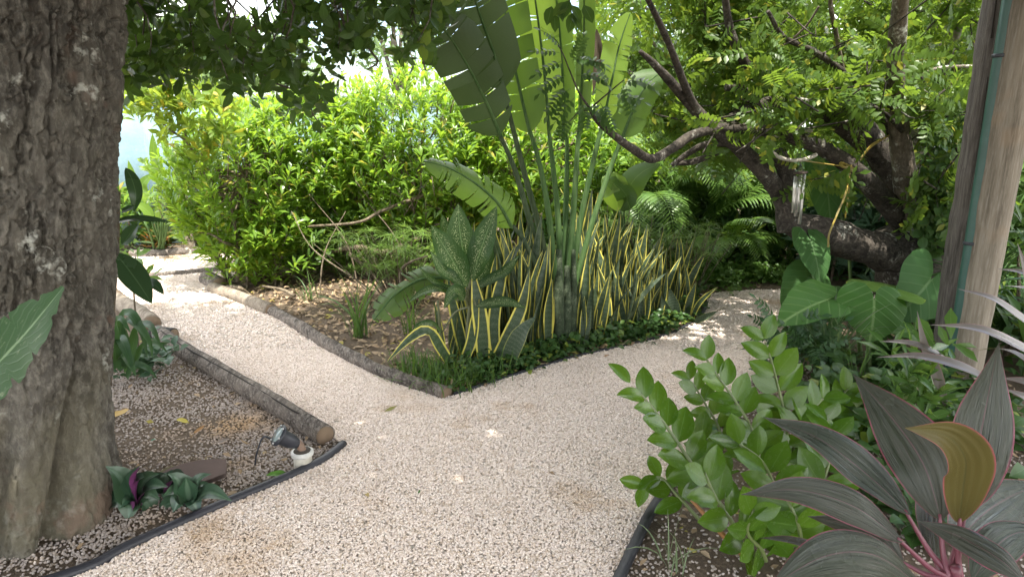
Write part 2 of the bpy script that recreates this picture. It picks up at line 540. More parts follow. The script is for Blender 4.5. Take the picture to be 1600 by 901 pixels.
poly_mesh('ground', [(-60, -60), (60, -60), (60, 60), (-60, 60)], 0, soil_mat())
g2 = lambda *q: [tuple(G(*a)[:2]) for a in q]
LEFT_EDGE = [(-1.95, 1.72)] + g2((110, 901), (200, 858), (340, 795), (490, 730), (537, 697))
LOG_L = g2((537, 697), (430, 622), (300, 545), (250, 510), (205, 470), (170, 440))
ISL_L = g2((703, 622), (600, 580), (520, 540), (425, 488), (335, 452))
ISL_R = g2((703, 622), (790, 593), (900, 560), (1010, 535), (1065, 515), (1095, 492), (1100, 472), (1085, 462))
RIGHT_E = [(-.15, .9)] + g2((970, 901), (1035, 775), (1140, 642), (1200, 565), (1262, 500), (1275, 470))
def dens(l, n=24): return [tuple(q) for q in crv(np.array([list(a) for a in l]), n)]
LEFT_D, ISLR_D, RIGHT_D = dens(LEFT_EDGE), dens(ISL_R), dens(RIGHT_E)
PATH = ([(-4.5, -2.0), (-3.2, 1.0)] + LEFT_D + LOG_L[1:] + [tuple(G(130, 428)[:2]), (-8, 6.7), (-8, 7.55), tuple(G(225, 399)[:2]), tuple(G(330, 397)[:2]), (-2.6, 7.6), (-2.75, 6.3)]
        + ISL_L[::-1] + ISLR_D[1:] + [tuple(G(1130, 457)[:2]), tuple(G(1180, 454)[:2]), tuple(G(1245, 453)[:2]), (4.2, 6.25), (4.4, 5.7)] + RIGHT_D[::-1] + [(-.5, -2.0)])
poly_mesh('gravel_path', PATH, .006, path_mat())

def gn_stones(name, pts, s_lo, s_hi, mat, label):
    me = bpy.data.meshes.new(name)
    me.vertices.add(len(pts)); me.vertices.foreach_set('co', np.ascontiguousarray(pts, np.float32).ravel()); me.update()
    o = bpy.data.objects.new(name, me); C.objects.link(o)
    t = bpy.data.node_groups.new(name, 'GeometryNodeTree')
    t.interface.new_socket('Geometry', in_out='INPUT', socket_type='NodeSocketGeometry')
    t.interface.new_socket('Geometry', in_out='OUTPUT', socket_type='NodeSocketGeometry')
    N, L = t.nodes, t.links
    gi, go = N.new('NodeGroupInput'), N.new('NodeGroupOutput')
    ico = N.new('GeometryNodeMeshIcoSphere'); ico.inputs['Radius'].default_value = 1; ico.inputs['Subdivisions'].default_value = 2
    sp = N.new('GeometryNodeSetPosition'); nz = N.new('ShaderNodeTexNoise'); nz.inputs['Scale'].default_value = 1.3
    sub = N.new('ShaderNodeVectorMath'); sub.operation = 'SUBTRACT'; sub.inputs[1].default_value = (.5, .5, .5)
    mul = N.new('ShaderNodeVectorMath'); mul.operation = 'SCALE'; mul.inputs['Scale'].default_value = 1.5
    L.new(nz.outputs['Color'], sub.inputs[0]); L.new(sub.outputs[0], mul.inputs[0]); L.new(mul.outputs[0], sp.inputs['Offset'])
    sm = N.new('GeometryNodeSetMaterial'); sm.inputs['Material'].default_value = mat
    L.new(ico.outputs[0], sp.inputs['Geometry']); L.new(sp.outputs[0], sm.inputs['Geometry'])
    iop = N.new('GeometryNodeInstanceOnPoints')
    rr = N.new('FunctionNodeRandomValue'); rr.data_type = 'FLOAT_VECTOR'
    rr.inputs[0].default_value = (-.5, -.5, -3.14); rr.inputs[1].default_value = (.5, .5, 3.14)
    rs = N.new('FunctionNodeRandomValue'); rs.data_type = 'FLOAT_VECTOR'
    rs.inputs[0].default_value = (s_lo, s_lo * .85, s_lo * .6); rs.inputs[1].default_value = (s_hi, s_hi * .95, s_hi * .75)
    rs.inputs['Seed'].default_value = 5
    L.new(gi.outputs[0], iop.inputs['Points']); L.new(sm.outputs[0], iop.inputs['Instance'])
    L.new(rr.outputs[0], iop.inputs['Rotation']); L.new(rs.outputs[0], iop.inputs['Scale'])
    L.new(iop.outputs[0], go.inputs[0])
    md = o.modifiers.new('chips', 'NODES'); md.node_group = t
    return tag(o, label, None, None, 'stuff')

def sample(poly, n, x0, x1, y0, y1, keep=None, seed=0):
    r = np.random.default_rng(seed)
    p = np.stack([r.uniform(x0, x1, n), r.uniform(y0, y1, n)], 1)
    m = inside(p, poly)
    if keep is not None: m &= keep(p, r)
    p = p[m]
    px, py, d = topix(np.hstack([p, np.zeros((len(p), 1))]))
    return p[(px > -60) & (px < 1660) & (py < 980)]

smat = stone_mat()
def zed(p, lo, hi, seed=3):
    return np.hstack([p, np.random.default_rng(seed).uniform(lo, hi, (len(p), 1))])
A = sample(PATH, 310000, -2.2, 2.4, 1.75, 4.3, seed=1)
gn_stones('gravel', zed(A, .006, .011), .0034, .0062, smat, 'pale limestone chippings loose over the garden path')
A = sample(PATH, 220000, -5, 4, 4.3, 7.6, seed=2)
gn_stones('gravel', zed(A, .006, .011), .0048, .0078, smat, 'pale limestone chippings on the far stretches of the path')
LBED = [(-3.2, 1.0)] + LEFT_D + LOG_L[1:] + [(-5, 5.5), (-4, 1.0)]
RBED = RIGHT_D + [(4.5, 5.5), (4.5, 0), (.5, 0)]
bedmat = stone_mat('bed_chip', .53)
def bedkeep(p, r): return r.random(len(p)) < np.clip((fbm(np.hstack([p * 1.7, np.zeros((len(p), 1))])) - .3) * 3.2, .3, 1)
A = sample(LBED, 85000, -3.6, -.7, 1.6, 4.4, keep=bedkeep, seed=4)
gn_stones('gravel', zed(A, .001, .007), .0036, .0066, bedmat, 'scattered tan chippings on the soil of the bed beside the thick trunk')
A = sample(RBED, 26000, .3, 2.6, 1.5, 4.0, keep=bedkeep, seed=5)
gn_stones('gravel', zed(A, .001, .007), .0036, .0066, bedmat, 'scattered chippings under the waxy and purple plants')

# fallen leaves and chips of litter on the beds
litmat = leaf_mat('dry_leaf', (.25, .17, .10), (.42, .32, .21), trans=.1, tcol=(.3, .2, .08), rough=.8, c3=(.35, .3, .08), spec=.2)
ISLAND = ISL_L[::-1] + ISLR_D[1:] + [(1.5, 7.5), (-2.6, 7.5)]
def litter(name, poly, n, box_, lo, hi, label, seed):
    p = sample(poly, n, *box_, seed=seed)
    m = len(p); r = np.random.default_rng(seed)
    a = r.uniform(0, 6.28, m)
    D = np.stack([np.cos(a), np.sin(a), r.normal(0, .25, m)], 1)
    Nn = np.stack([r.normal(0, .35, m), r.normal(0, .35, m), np.ones(m)], 1)
    M = mats(frames(D, Nn), r.uniform(lo, hi, m), np.hstack([p, r.uniform(.006, .025, (m, 1))]))
    pr = [leaf(1, .42, oval, 3, 3, .35, .7), leaf(1, .34, oval, 3, 3, -.3, -.5), leaf(1, .6, lance, 2, 3, .2, .3)]
    o = obj(name, joined(pr, M), litmat)
    tag(o, label, None, None, 'stuff')
litter('leaf_litter', ISLAND, 9000, (-2.8, 1.6, 3.5, 7.4), .02, .075, 'dry brown leaf litter under the shrubs of the central bed', 8)
litter('leaf_litter', LBED, 500, (-3.4, -.7, 1.7, 4.6), .015, .05, 'brown leaf scraps on the bed beside the thick trunk', 9)
litter('leaf_litter', RBED, 900, (.4, 3.5, 1.5, 6), .02, .06, 'dry leaf scraps on the bed below the posts', 10)
PATHCORE = PATH
litter('leaf_litter', PATHCORE, 90, (-2.8, 2.5, 2.0, 6.5), .012, .035, 'small dry leaf scraps blown over the path', 12)

# a few leaves that can be picked out one by one
fl = [(184, 650, 45, 8, 'yellow fallen leaf lying below the strap leaves', (.45, .3, .08)), (285, 656, 24, -20, 'small pale yellow leaf on the chippings of the bed', (.5, .42, .08)),
      (312, 672, 22, 60, 'curled tan leaf beside the half buried log', (.36, .2, .08)), (435, 739, 36, 15, 'green fallen leaf in front of the garden spotlight', (.12, .28, .04)),
      (611, 640, 22, 30, 'olive leaf lying on the path by the tip of the bed', (.25, .24, .07)), (573, 771, 18, 120, 'tan leaf alone on the open gravel', (.42, .32, .12)),
      (655, 768, 9, 80, 'tiny green leaf on the open gravel', (.06, .16, .03)), (328, 765, 14, 40, 'bright yellow leaf beside the purple rosette', (.6, .45, .05)),
      (172, 692, 22, -10, 'bluish green fallen leaf at the foot of the trunk', (.1, .2, .15)), (240, 686, 12, 75, 'small bluish leaf standing in the bed chippings', (.1, .22, .15)),
      (348, 690, 24, 5, 'grey brown leaf on the chippings beside the log', (.25, .2, .16)), (270, 733, 46, 35, 'long khaki leaf sheath lying in the bed', (.25, .22, .12)),
      (948, 556, 10, 0, 'brown leaf at the kerb of the ground cover', (.4, .24, .12)), (300, 735, 16, 20, 'rust brown leaf near the dark slab', (.3, .13, .05))]
for i, (x, y, w, a, lab, c) in enumerate(fl):
    p = G(x, y, .018); L_ = w / FPX * topix(p)[2][0]
    D = np.array([[math.cos(math.radians(a)), math.sin(math.radians(a)), .05]])
    m = leaf_mat('fallen_leaf', c, tuple(q * .8 for q in c), trans=.15, tcol=c, rough=.6, rib=tuple(q * .6 for q in c), spec=.3)
    g = joined([leaf(L_, L_ * .38, oval, 6, 5, .3, .5 if i % 2 else -.6, wav=.05, seed=i)], mats(frames(D, np.array([[0, -.3, 1.]])), 1.0, np.array([p - D[0] * L_ / 2])))
    tag(obj('fallen_leaf', g, m, origin=p), lab, 'leaf', 'fallen leaves picked out on the ground')

# garden wall behind
s = NT('blue_plaster')
a = s.noise(2.2, 6, vec=s.wpos()); b = s.noise(30, 5, vec=s.wpos())
col = s.mix(s.rng(a, .35, .65), (.13, .21, .24), (.18, .265, .295))
col = s.mix(s.rng(s.noise(1.6, 6, vec=s.wpos(), stretch=(3, 3, .5), rough=.7), .56, .7, 0, .5), col, (.3, .35, .33))
s.lk(col, s.b.inputs['Base Color']); s.b.inputs['Roughness'].default_value = .85; s.bump(b, .5, .01)
wt = thing('garden_wall', 'pale blue plastered wall closing the garden behind the shrubs', 'wall', (-4, 8.2, 0))
obj('wall_face', box((-14, 8.2, -.1), (-.4, 8.4, 1.72)), s.m, wt, smooth=False)
obj('coping', box((-14, 8.17, 1.722), (-.4, 8.43, 1.78)), plain('coping_plaster', (.6, .68, .68), .85), wt, smooth=False)

# ------------------------------------------------------------------ logs and edging
logm = bark_mat('weathered_log', (.045, .037, .031), (.165, .138, .115), (.35, .315, .275), None, 1.0, stretch=(2, .5, 2), bump=.8)
logp = bark_mat('pale_log', (.13, .105, .08), (.25, .21, .16), (.36, .31, .25), None, .8, stretch=(2, .5, 2), bump=.4)
endm = plain('sawn_end', (.2, .14, .09), .9, sc=20)
def log(label, pix, r, m, Z=None, seed=0, rough=.12, n=16, crack=False):
    pts = [G(x, y, 0) for x, y in pix]
    z = r * .35 if Z is None else Z
    pts = [p + np.array([0, 0, z]) for p in pts]
    t = thing('edging_log', label, 'log', (pts[0][0], pts[0][1], 0), 'logs that edge the gravel path')
    g = tube(pts, r, n, 50, rough, seed, rfreq=9)
    obj('log_body', g, m, t)
    for e, o in ((pts[0], pts[1]), (pts[-1], pts[-2])):
        d = unit(e - o)
        obj('end_grain', tube([e - d * .02, e + d * r * .16], [r * .9, r * .86], n, 3, .05, seed), endm, t)
    if crack:                                      # the long drying split along the top
        q = crv(np.array(pts), 40)[3:-4] + np.array([-.02, -.005, r * .93])
        q = q + np.stack([(fbm(q * 5) - .5) * .03, 0 * q[:, 0], 0 * q[:, 0]], 1)
        obj('split', tube(q, .0045, 5, 60, .4), plain('dark_split', (.02, .015, .01), .95), t)
    return t
log('long dark split log between path and bed, beside the garden spotlight', [(247, 527), (300, 563), (430, 642), (508, 692)], (.052), logm, .04, 1, crack=True)
log('pale fat log half hidden behind the thick trunk', [(165, 468), (205, 488), (238, 512)], .07, logp, .03, 2)
log('short charred stub at the end of the pale fat log', [(240, 527), (272, 530)], .05, plain('charred', (.02, .018, .016), .9, sc=12, bump=.6), .03, 3, .2)
log('long grey weathered log along the tip of the central bed', [(427, 490), (470, 515), (520, 547), (600, 587), (697, 621)], .045, logm, .02, 4, .2)
log('smooth pale log under the shrub, between two darker logs', [(333, 455), (375, 470), (424, 490)], .055, logp, .03, 5, .08)
log('short thick log stub at the corner of the shrub bed', [(324, 441), (344, 452)], .075, logm, .04, 6)
log('thin dark log lying across the path before the sunny yard', [(200, 436), (260, 431), (345, 424)], .035, logm, .015, 7, .3)
log('grey log at the far side of the sunny yard', [(205, 401), (260, 400), (315, 396)], .05, logm, .03, 8, .2)

edm = plain('black_edging', (.022, .022, .028), .5, sc=60, var=.6)
def edging(label, line, r, z=.01):
    p = [np.array([x, y, z]) for x, y in line]
    o = obj('path_edging', tube(p, r, 10, len(p) * 3, .08, 3), edm, origin=p[0] * [1, 1, 0])
    tag(o, label, 'edging', 'black edging tubes')
edging('black edging tube from the thick trunk to the log end', LEFT_D[1:], .021, .012)
edging('low black edging strip round the variegated snake plants', [(x + .02, y + .03) for x, y in ISLR_D], .018, .004)
edging('black edging tube in front of the waxy green plant', [q for q in RIGHT_D if 1.6 < q[1] < 3.7], .021, .012)

# flat dark slab lying in the bed
sp_ = G(300, 757)
M = mats(frames(np.array([[1, .35, .1]]), np.array([[-.1, -.2, 1.]])), 1.0, np.array([sp_ + [-.13, -.03, .035]]))
g = leaf(.27, .17, lambda t: np.interp(t, [0, .08, .4, .75, 1], [.45, .8, 1, .9, .6]), 6, 5, .02, .05)
g2_ = (g[0] + [0, 0, -.02], g[1][:, ::-1], g[2])
tag(obj('stone_slab', joined([merge([g, g2_])], M), plain('brown_slab', (.10, .065, .052), .85, sc=14, bump=.5), smooth=False, origin=sp_), 'flat reddish brown slab half under the purple rosettes', 'slab')

# garden spotlight on its pipe
b0 = G(474, 730); dp = topix(b0)[2][0] / FPX
spt = thing('garden_spotlight', 'black garden spotlight tilted up on a white pipe beside the log', 'spotlight', b0)
bl = plain('black_metal', (.03, .032, .04), .45, sc=40, var=.5); wh = plain('white_pipe', (.46, .43, .36), .7, var=.6, sc=25)
pb = b0 + [0, 0, -.02]
obj('pipe', tube([pb, b0 + [0, 0, 24 * dp]], 14 * dp, 20, 4), wh, spt)
obj('collar', tube([b0 + [0, 0, 22 * dp], b0 + [0, 0, 28 * dp]], [17 * dp, 17 * dp], 20, 4), plain('collar_white', (.6, .59, .55), .6, var=.5), spt)
obj('base_plate', tube([b0 + [0, 0, 28.3 * dp], b0 + [0, 0, 30 * dp]], 13 * dp, 16, 3), plain('soil_fill', (.05, .04, .03), .9), spt)
Yb = b0[1]
br = obj('bracket', tube([P(476, 712, Yb), P(468, 694, Yb), P(463, 690, Yb)], [6 * dp, 6 * dp, 5 * dp], 10, 8), plain('rusty_bracket', (.2, .13, .09), .7), spt)
hd = [P(466, 694, Yb), P(455, 689, Yb - .01), P(444, 684, Yb - .025), P(436, 680, Yb - .035)]
hb = obj('lamp_head', tube(hd, [7 * dp, 11 * dp, 12 * dp, 14 * dp], 20, 12), bl, spt)
ax = unit(hd[3] - hd[2])
obj('bezel', tube([hd[3] - ax * .004, hd[3] + ax * .006], 17 * dp, 22, 3), bl, spt)
obj('lens', tube([hd[3] + ax * .0065, hd[3] + ax * .009], 12 * dp, 18, 3), plain('lamp_lens', (.3, .36, .35), .12, sc=20), spt)
for k in range(6):
    e = hd[3] + ax * .008
    ref = unit(np.cross(ax, [0, 0, 1.])); rf2 = np.cross(ax, ref)
    q = e + (ref * math.cos(k * 1.047) + rf2 * math.sin(k * 1.047)) * 14.6 * dp
    obj('screw', tube([q, q + ax * .005], 1.6 * dp, 6, 3), plain('steel', (.5, .5, .48), .4, .6) if k == 0 else bpy.data.materials['steel'], spt)
obj('cable', tube([P(430, 690, Yb), P(412, 682, Yb), P(402, 705, Yb - .02), P(398, 726, Yb - .02)], 1.4 * dp, 6, 20), bl, spt)

# ------------------------------------------------------------------ big tree with the thick trunk
def big_trunk():
    nth, nz = 290, 500
    zz = np.concatenate([np.linspace(-.06, 2.05, 450), np.linspace(2.05, 3.3, 51)[1:]])
    th = np.concatenate([np.linspace(-1.5, .95, 230), np.linspace(.95, 2 * math.pi - 1.5, 62)[1:-1]])
    Zg, Tg = np.meshgrid(zz, th, indexing='ij')
    cx = -2.04 + .176 * Zg; cy = 2.42 + .02 * Zg
    rr = .395 - .022 * Zg + .07 * np.exp(-np.maximum(Zg, 0) / .22)
    for k, (a0, w, dep, tilt, fade) in enumerate([(-.60, .075, .10, .55, 1.0), (-.98, .10, .08, .18, 1.1), (-2.3, .2, .08, .05, 1.2), (.25, .16, .06, .1, .7), (.9, .3, .1, 0, .8), (2.4, .3, .1, 0, .8), (-.30, .25, -.03, .3, .6)]):
        d = (Tg - (a0 + tilt * Zg) + math.pi) % (2 * math.pi) - math.pi
        rr = rr - dep * np.exp(-(d / w) ** 2) * np.clip(1.15 - Zg / fade, 0, 1)
    d3 = np.stack([np.cos(Tg) * rr, np.sin(Tg) * rr, Zg], -1).reshape(-1, 3)
    n1 = fbm(d3 * [5, 5, 2.2], 4); n2 = fbm(d3 * [16, 16, 6] + 4.2, 4); n3 = fbm(d3 * [46, 46, 26] + 9, 3)
    warp = np.stack([n2, n1, n3], 1) * .5
    cr1 = np.abs(fbm(d3 * [15, 15, 4.0] + warp * 2.2 + 31, 3) - .5) * 2          # long fissures
    cr2 = np.abs(fbm(d3 * [22, 22, 16] + warp * 3 + 77, 3) - .5) * 2             # flaky plates
    up = np.clip((d3[:, 2] - .35) / .6, .12, 1)
    disp = (n1 - .5) * .05 + (n2 - .5) * .045 * (.4 + .6 * up) + (n3 - .5) * .018
    disp -= np.clip(.11 - cr1, 0, 1) * .26 * (.35 + .65 * up)
    disp -= np.clip(.13 - cr2, 0, 1) * .14 * up
    pl = np.clip((fbm(d3 * [9, 9, 7] + 55, 3) - .5) * 9, 0, 1) * up               # raised scales
    disp += pl * .012
    rad = np.stack([np.cos(Tg), np.sin(Tg), 0 * Tg], -1).reshape(-1, 3)
    V = d3 + rad * disp[:, None] + np.stack([cx, cy, 0 * cx], -1).reshape(-1, 3)
    i = np.arange(nz - 1)[:, None] * nth; j = np.arange(nth)[None]
    Q = np.stack([i + j, i + (j + 1) % nth, i + nth + (j + 1) % nth, i + nth + j], -1).reshape(-1, 4)
    return V, Q, np.stack([Tg.ravel() / 6.2832, Zg.ravel()], -1)

s = NT('flaky_bark')
a = s.noise(5.5, 8, stretch=(1, 1, .45), rough=.66); b = s.noise(38, 6, stretch=(1, 1, .5), rough=.72); c_ = s.noise(2.3, 5, rough=.6)
col = s.mix(s.rng(a, .34, .62), (.036, .032, .027), (.122, .110, .091))
col = s.mix(s.rng(b, .46, .7, 0, .7), col, (.27, .25, .208))
col = s.mix(s.rng(s.noise(150, 3, rough=.7), .56, .7, 0, .5), col, (.05, .038, .03))
zc = s.n.new('ShaderNodeSeparateXYZ'); s.lk(s.coord(), zc.inputs[0])
low = s.rng(zc.outputs[2], .15, 1.0, 1, 0)
moss = s.math('MULTIPLY', s.rng(c_, .42, .6), s.math('ADD', s.math('MULTIPLY', low, .6), .12))
col = s.mix(moss, col, (.135, .12, .078))
col = s.mix(s.math('MULTIPLY', s.rng(s.noise(3.4, 4, rough=.65), .585, .66), .55), col, (.17, .11, .08))
col = s.mix(s.math('MULTIPLY', s.rng(s.noise(4.2, 5, rough=.7), .57, .62), s.math('MULTIPLY', s.rng(s.noise(26, 4), .44, .55), s.rng(zc.outputs[2], .3, .9, .15, .85))), col, (.46, .46, .4))
col = s.mix(s.rng(s.noise(2.0, 5, stretch=(1, 1, .5), rough=.65), .6, .7, 0, .6), col, (.045, .036, .03))
s.lk(col, s.b.inputs['Base Color']); s.b.inputs['Roughness'].default_value = .9; s.b.inputs['Specular IOR Level'].default_value = .2
s.bump(s.math('ADD', a, s.math('MULTIPLY', b, .8)), .75, .02)
bt = thing('broadleaf_tree', 'big tree with thick flaky bark trunk and dark leaves hanging over the path', 'tree', (-2.0, 2.42, 0))
obj('trunk', big_trunk(), s.m, bt)
limbm = bark_mat('limb_bark', (.035, .028, .022), (.11, .09, .07), (.22, .19, .16), (.4, .4, .36), 1.2, stretch=(1, 1, 1))
limbs = [[(-1.5, 2.45, 3.2), (-.9, 2.9, 3.9), (.1, 3.5, 4.2), (1.2, 4.0, 4.4)], [(-1.5, 2.45, 3.2), (-1.6, 3.4, 4.0), (-1.3, 4.3, 3.9), (-.6, 5.0, 3.7)],
         [(-1.5, 2.4, 3.2), (-2.4, 3.2, 3.9), (-3.2, 4.1, 3.9)], [(-1.5, 2.4, 3.2), (-1.0, 1.4, 4.2), (.4, .4, 4.6)], [(-1.6, 2.4, 3.2), (-2.6, 1.4, 4.4), (-3.6, .6, 4.8)],
         [(-.9, 2.9, 3.9), (-.2, 2.4, 4.3), (1.0, 1.8, 4.6)]]
for l in limbs:
    obj('limb', tube(l, np.linspace(.17, .04, len(l)), 10, 30, .2, 3), limbm, bt)
leafdark = leaf_mat('glossy_tree_leaf', (.028, .06, .014), (.05, .10, .02), trans=.3, tcol=(.16, .27, .03), rough=.35, rib=(.1, .16, .05), c3=(.14, .2, .03))
plf = [leaf(1, .5, oval, 4, 3, .18, .45), leaf(1, .46, oval, 4, 3, .25, .7, .2), leaf(1, .55, oval, 4, 3, .1, .3, -.2)]
def bound(x): return np.interp(x, [150, 200, 250, 300, 340, 400, 440, 480, 520, 545, 570, 600, 630, 655, 690, 720], [150, 140, 135, 120, 130, 135, 150, 175, 160, 110, 60, 75, 105, 95, 5, -30])
n = 860
sx = R.uniform(120, 715, n); f = R.random(n) ** .62
sy = -150 + (bound(sx) * R.uniform(.82, 1.02, n) + 150) * f
Yc = R.uniform(2.9, 4.4, n)
cen = np.array([P(a, b, c) for a, b, c in zip(sx, sy, Yc)])
gap = fbm(np.stack([sx / 55, sy / 55, 0 * sx], 1), 2)
cen = cen[gap > .40]
ax = unit(np.stack([R.normal(.2, .6, len(cen)), R.normal(-.2, .6, len(cen)), R.normal(-.55, .3, len(cen))], 1))
M1 = rosettes(cen, ax, 7, .045, .088, (.5, 1.5), .07)
nn = 11500
# the overhead crown: above the frame, it shades the near path
oc = np.stack([R.uniform(-4.2, 2.6, nn), R.uniform(-2.6, 4.8, nn), R.uniform(3.05, 4.7, nn)], 1)
oc = oc[((oc[:, 0] < .4) & (oc[:, 1] < 4.2)) | (oc[:, 1] < 3.3)]
oc = oc[(fbm(oc * 1.25 + 40, 3) > np.where(oc[:, 1] > -.5, .15, .31)) & ((oc[:, 2] - CAMH) / np.maximum(oc[:, 1], .1) > .24)]
M2 = rosettes(oc, unit(R.normal(0, .5, (len(oc), 3)) + [0, 0, .2]), 9, .10, .19, (.5, 1.5), .30)
scatter(bt, 'leaf', 'foliage', plf, M1, leafdark, 280)
obj('high_foliage', joined([leaf(1, .55, lambda t: .75 - .35 * t, 2, 2, 0, .3)], M2), leafdark, bt)['kind'] = 'stuff'
tw = []
for k in R.choice(len(cen), 130, False):
    a = cen[k]; tw.append(tube([a + [R.normal(0, .1), R.normal(0, .1), .35], a + [R.normal(0, .04), 0, .15], a], [.005, .004, .002], 4, 6))
hang = [[(430, 130), (486, 152), (487, 175), (505, 200)], [(560, 60), (590, 95), (575, 108)], [(330, 60), (400, 105), (430, 135)], [(190, 132), (235, 134), (262, 130)], [(620, 20), (650, 60), (665, 110)]]
for h in hang:
    tw.append(tube([P(x, y, 3.5) for x, y in h], [.006, .005, .004, .003][:len(h)], 5, 14, .2))
obj('twigs', merge(tw), limbm, bt)['kind'] = 'stuff'

# ------------------------------------------------------------------ sunny shrubs of the central bed
lshrub = leaf_mat('shrub_leaf', (.115, .225, .02), (.165, .285, .034), trans=.43, tcol=(.42, .62, .045), spec=.45, rough=.3, rib=(.24, .33, .1), c3=(.34, .30, .04))
stemm = bark_mat('shrub_stem', (.06, .045, .03), (.17, .135, .09), (.33, .28, .21), None, 2.0)
psh = [leaf(1, .34, obov, 3, 3, .3, .35), leaf(1, .38, obov, 3, 3, .22, .55), leaf(1, .30, obov, 3, 3, .35, .15, .25)]
def shrub(label, px, Y, rx, ry, top, n, n_parts=150, low=.35, seed=0, lo=.075, hi=.125, cat='shrub'):
    r = np.random.default_rng(seed)
    c = np.array([P(px, 450, Y)[0], Y, 0.])
    t = thing('leafy_shrub', label, cat, c, 'sunny leafy shrubs in the central bed')
    u = unit(r.normal(0, 1, (n, 3)))
    rad = r.uniform(.35, 1.0, n) ** .45
    q = u * rad[:, None]
    lump = .8 + .45 * fbm(u * 2.1 + seed, 2)
    h = (top - low) / 2
    cen = c + np.stack([q[:, 0] * rx * lump, q[:, 1] * ry * lump, low + h + q[:, 2] * h * np.where(q[:, 2] > 0, lump, .98)], 1)
    cen = cen[cen[:, 2] > .12]
    axv = unit(np.stack([u[:len(cen), 0] * 0, 0 * u[:len(cen), 1], 0 * u[:len(cen), 0]], 1) + (cen - c - [0, 0, low + h * .4]) * [1, 1, 1.1] + [0, 0, .75])
    M = rosettes(cen, axv, 10, lo, hi, (.35, 1.25), .05)
    scatter(t, 'leaf', 'foliage', psh, M, lshrub, n_parts)
    st = []
    for k in range(13):
        a = r.uniform(0, 6.28); b = c + [math.cos(a) * r.uniform(.02, .22) * rx * 2, math.sin(a) * .2 * ry, -.02]
        e = cen[r.integers(len(cen))]
        m1 = b + (e - b) * .35 + [r.normal(0, .12), r.normal(0, .1), .15 + r.normal(0, .08)]
        m2 = b + (e - b) * .7 + [r.normal(0, .1), r.normal(0, .1), .08]
        r0 = r.uniform(.012, .028)
        obj('stem', tube([b, m1, m2, e], [r0, r0 * .8, r0 * .6, r0 * .3], 7, 22, .25, k), stemm, t)
        for _ in range(5):
            f = cen[r.integers(len(cen))]
            if np.linalg.norm(f - m2) < 1.0: st.append(tube([m2, (m2 + f) / 2 + r.normal(0, .05, 3), f], [r0 * .45, r0 * .35, .003], 5, 8, .2))
    for k in r.choice(len(cen), min(160, len(cen)), False):
        f = cen[k]; g = f - axv[k] * r.uniform(.12, .3) + r.normal(0, .03, 3)
        st.append(tube([g, f], [.005, .003], 4, 3))
    obj('twigs', merge(st), stemm, t)['kind'] = 'stuff'
    return t, cen
shrub('sunlit shrub at the corner of the bed, its lower leaves over the pale log', 395, 6.35, .75, .62, 1.6, 620, 220, .1, 1)
shrub('tallest sunlit shrub mass beside the white gap of sky', 500, 6.9, .95, .72, 1.8, 900, 220, .2, 2)
shrub('sunlit shrub between the gap of sky and the dark fan palm leaf', 655, 6.75, 1.0, .7, 1.88, 960, 220, .22, 3)
shrub('leafy shrub behind the tall fan of leaf stalks', 830, 7.0, 1.05, .75, 1.84, 860, 150, .25, 4)
# trailing branch of the first shrub against the wall
ob = thing('overhanging_branch', 'leaning branch with yellow green leaves in front of the pale blue wall', 'branch', G(345, 452))
obj('branch_wood', tube([P(372, 440, 6.0), P(362, 330, 5.95), P(338, 296, 5.9), P(312, 258, 5.85), P(292, 222, 5.8), P(262, 200, 5.75), P(238, 172, 5.7)], [.022, .02, .018, .016, .013, .008, .004], 8, 50, .25), stemm, ob)
obj('side_branch', tube([P(292, 222, 5.8), P(286, 190, 5.8), P(283, 170, 5.8)], [.01, .007, .003], 6, 10, .2), stemm, ob)
obj('side_branch', tube([P(338, 296, 5.9), P(352, 288, 5.85), P(366, 276, 5.8)], [.012, .009, .004], 6, 10, .2), stemm, ob)
q = [(R.normal(x, 16), R.normal(y, 9), R.normal(5.75, .15)) for x, y, k in [(238, 168, 9), (262, 192, 6), (283, 165, 9), (300, 200, 5), (222, 150, 8), (252, 145, 9), (290, 140, 9), (318, 158, 8), (340, 175, 8), (205, 165, 5), (318, 250, 4), (330, 225, 7), (345, 200, 8)] for _ in range(k)]
cen = np.array([P(*a) for a in q])
scatter(ob, 'leaf', 'foliage', psh, rosettes(cen, unit(R.normal(0, .4, (len(cen), 3)) + [-.2, -.1, .5]), 9, .09, .15, (.4, 1.4), .05), leaf_mat('branch_leaf', (.10, .19, .02), (.16, .25, .03), trans=.45, tcol=(.4, .5, .05), rough=.4, rib=(.3, .4, .1), c3=(.5, .35, .03)), 200)
# bare stems low in the bed, with the pale leggy branch
for i, (pts, r0, lab) in enumerate([([(628, 625 - 170, 5.2), (626, 425, 5.2), (640, 410, 5.15), (668, 400, 5.1)], .013, 'pale forked dead stem standing in the litter of the central bed'),
                                    ([(604, 455, 5.3), (590, 438, 5.3), (575, 420, 5.4), (545, 398, 5.5)], .012, 'crooked pale stem leaning over the litter near the sedge'),
                                    ([(390, 462, 5.75), (374, 450, 5.7), (355, 448, 5.8), (345, 455, 5.9)], .022, 'mossy looped root stem rising behind the smooth pale log'),
                                    ([(460, 462, 5.6), (440, 452, 5.7), (410, 447, 5.8)], .017, 'low grey stem lying under the corner shrub'),
                                    ([(700, 345, 6.4), (610, 392, 6.2), (560, 386, 6.2), (520, 392, 6.3)], .035, 'thick dark low limb lying under the shrubs'),
                                    ([(690, 295, 6.35), (600, 328, 6.2), (560, 347, 6.15), (480, 354, 6.2)], .02, 'bent brown limb stretching across the shade of the shrubs')]):
    g = [P(*p) for p in pts]
    o = obj('bare_stem', tube(g, np.linspace(r0, r0 * .55, len(g)), 8, 30, .25, i), stemm, origin=g[0]); tag(o, lab, 'stem')
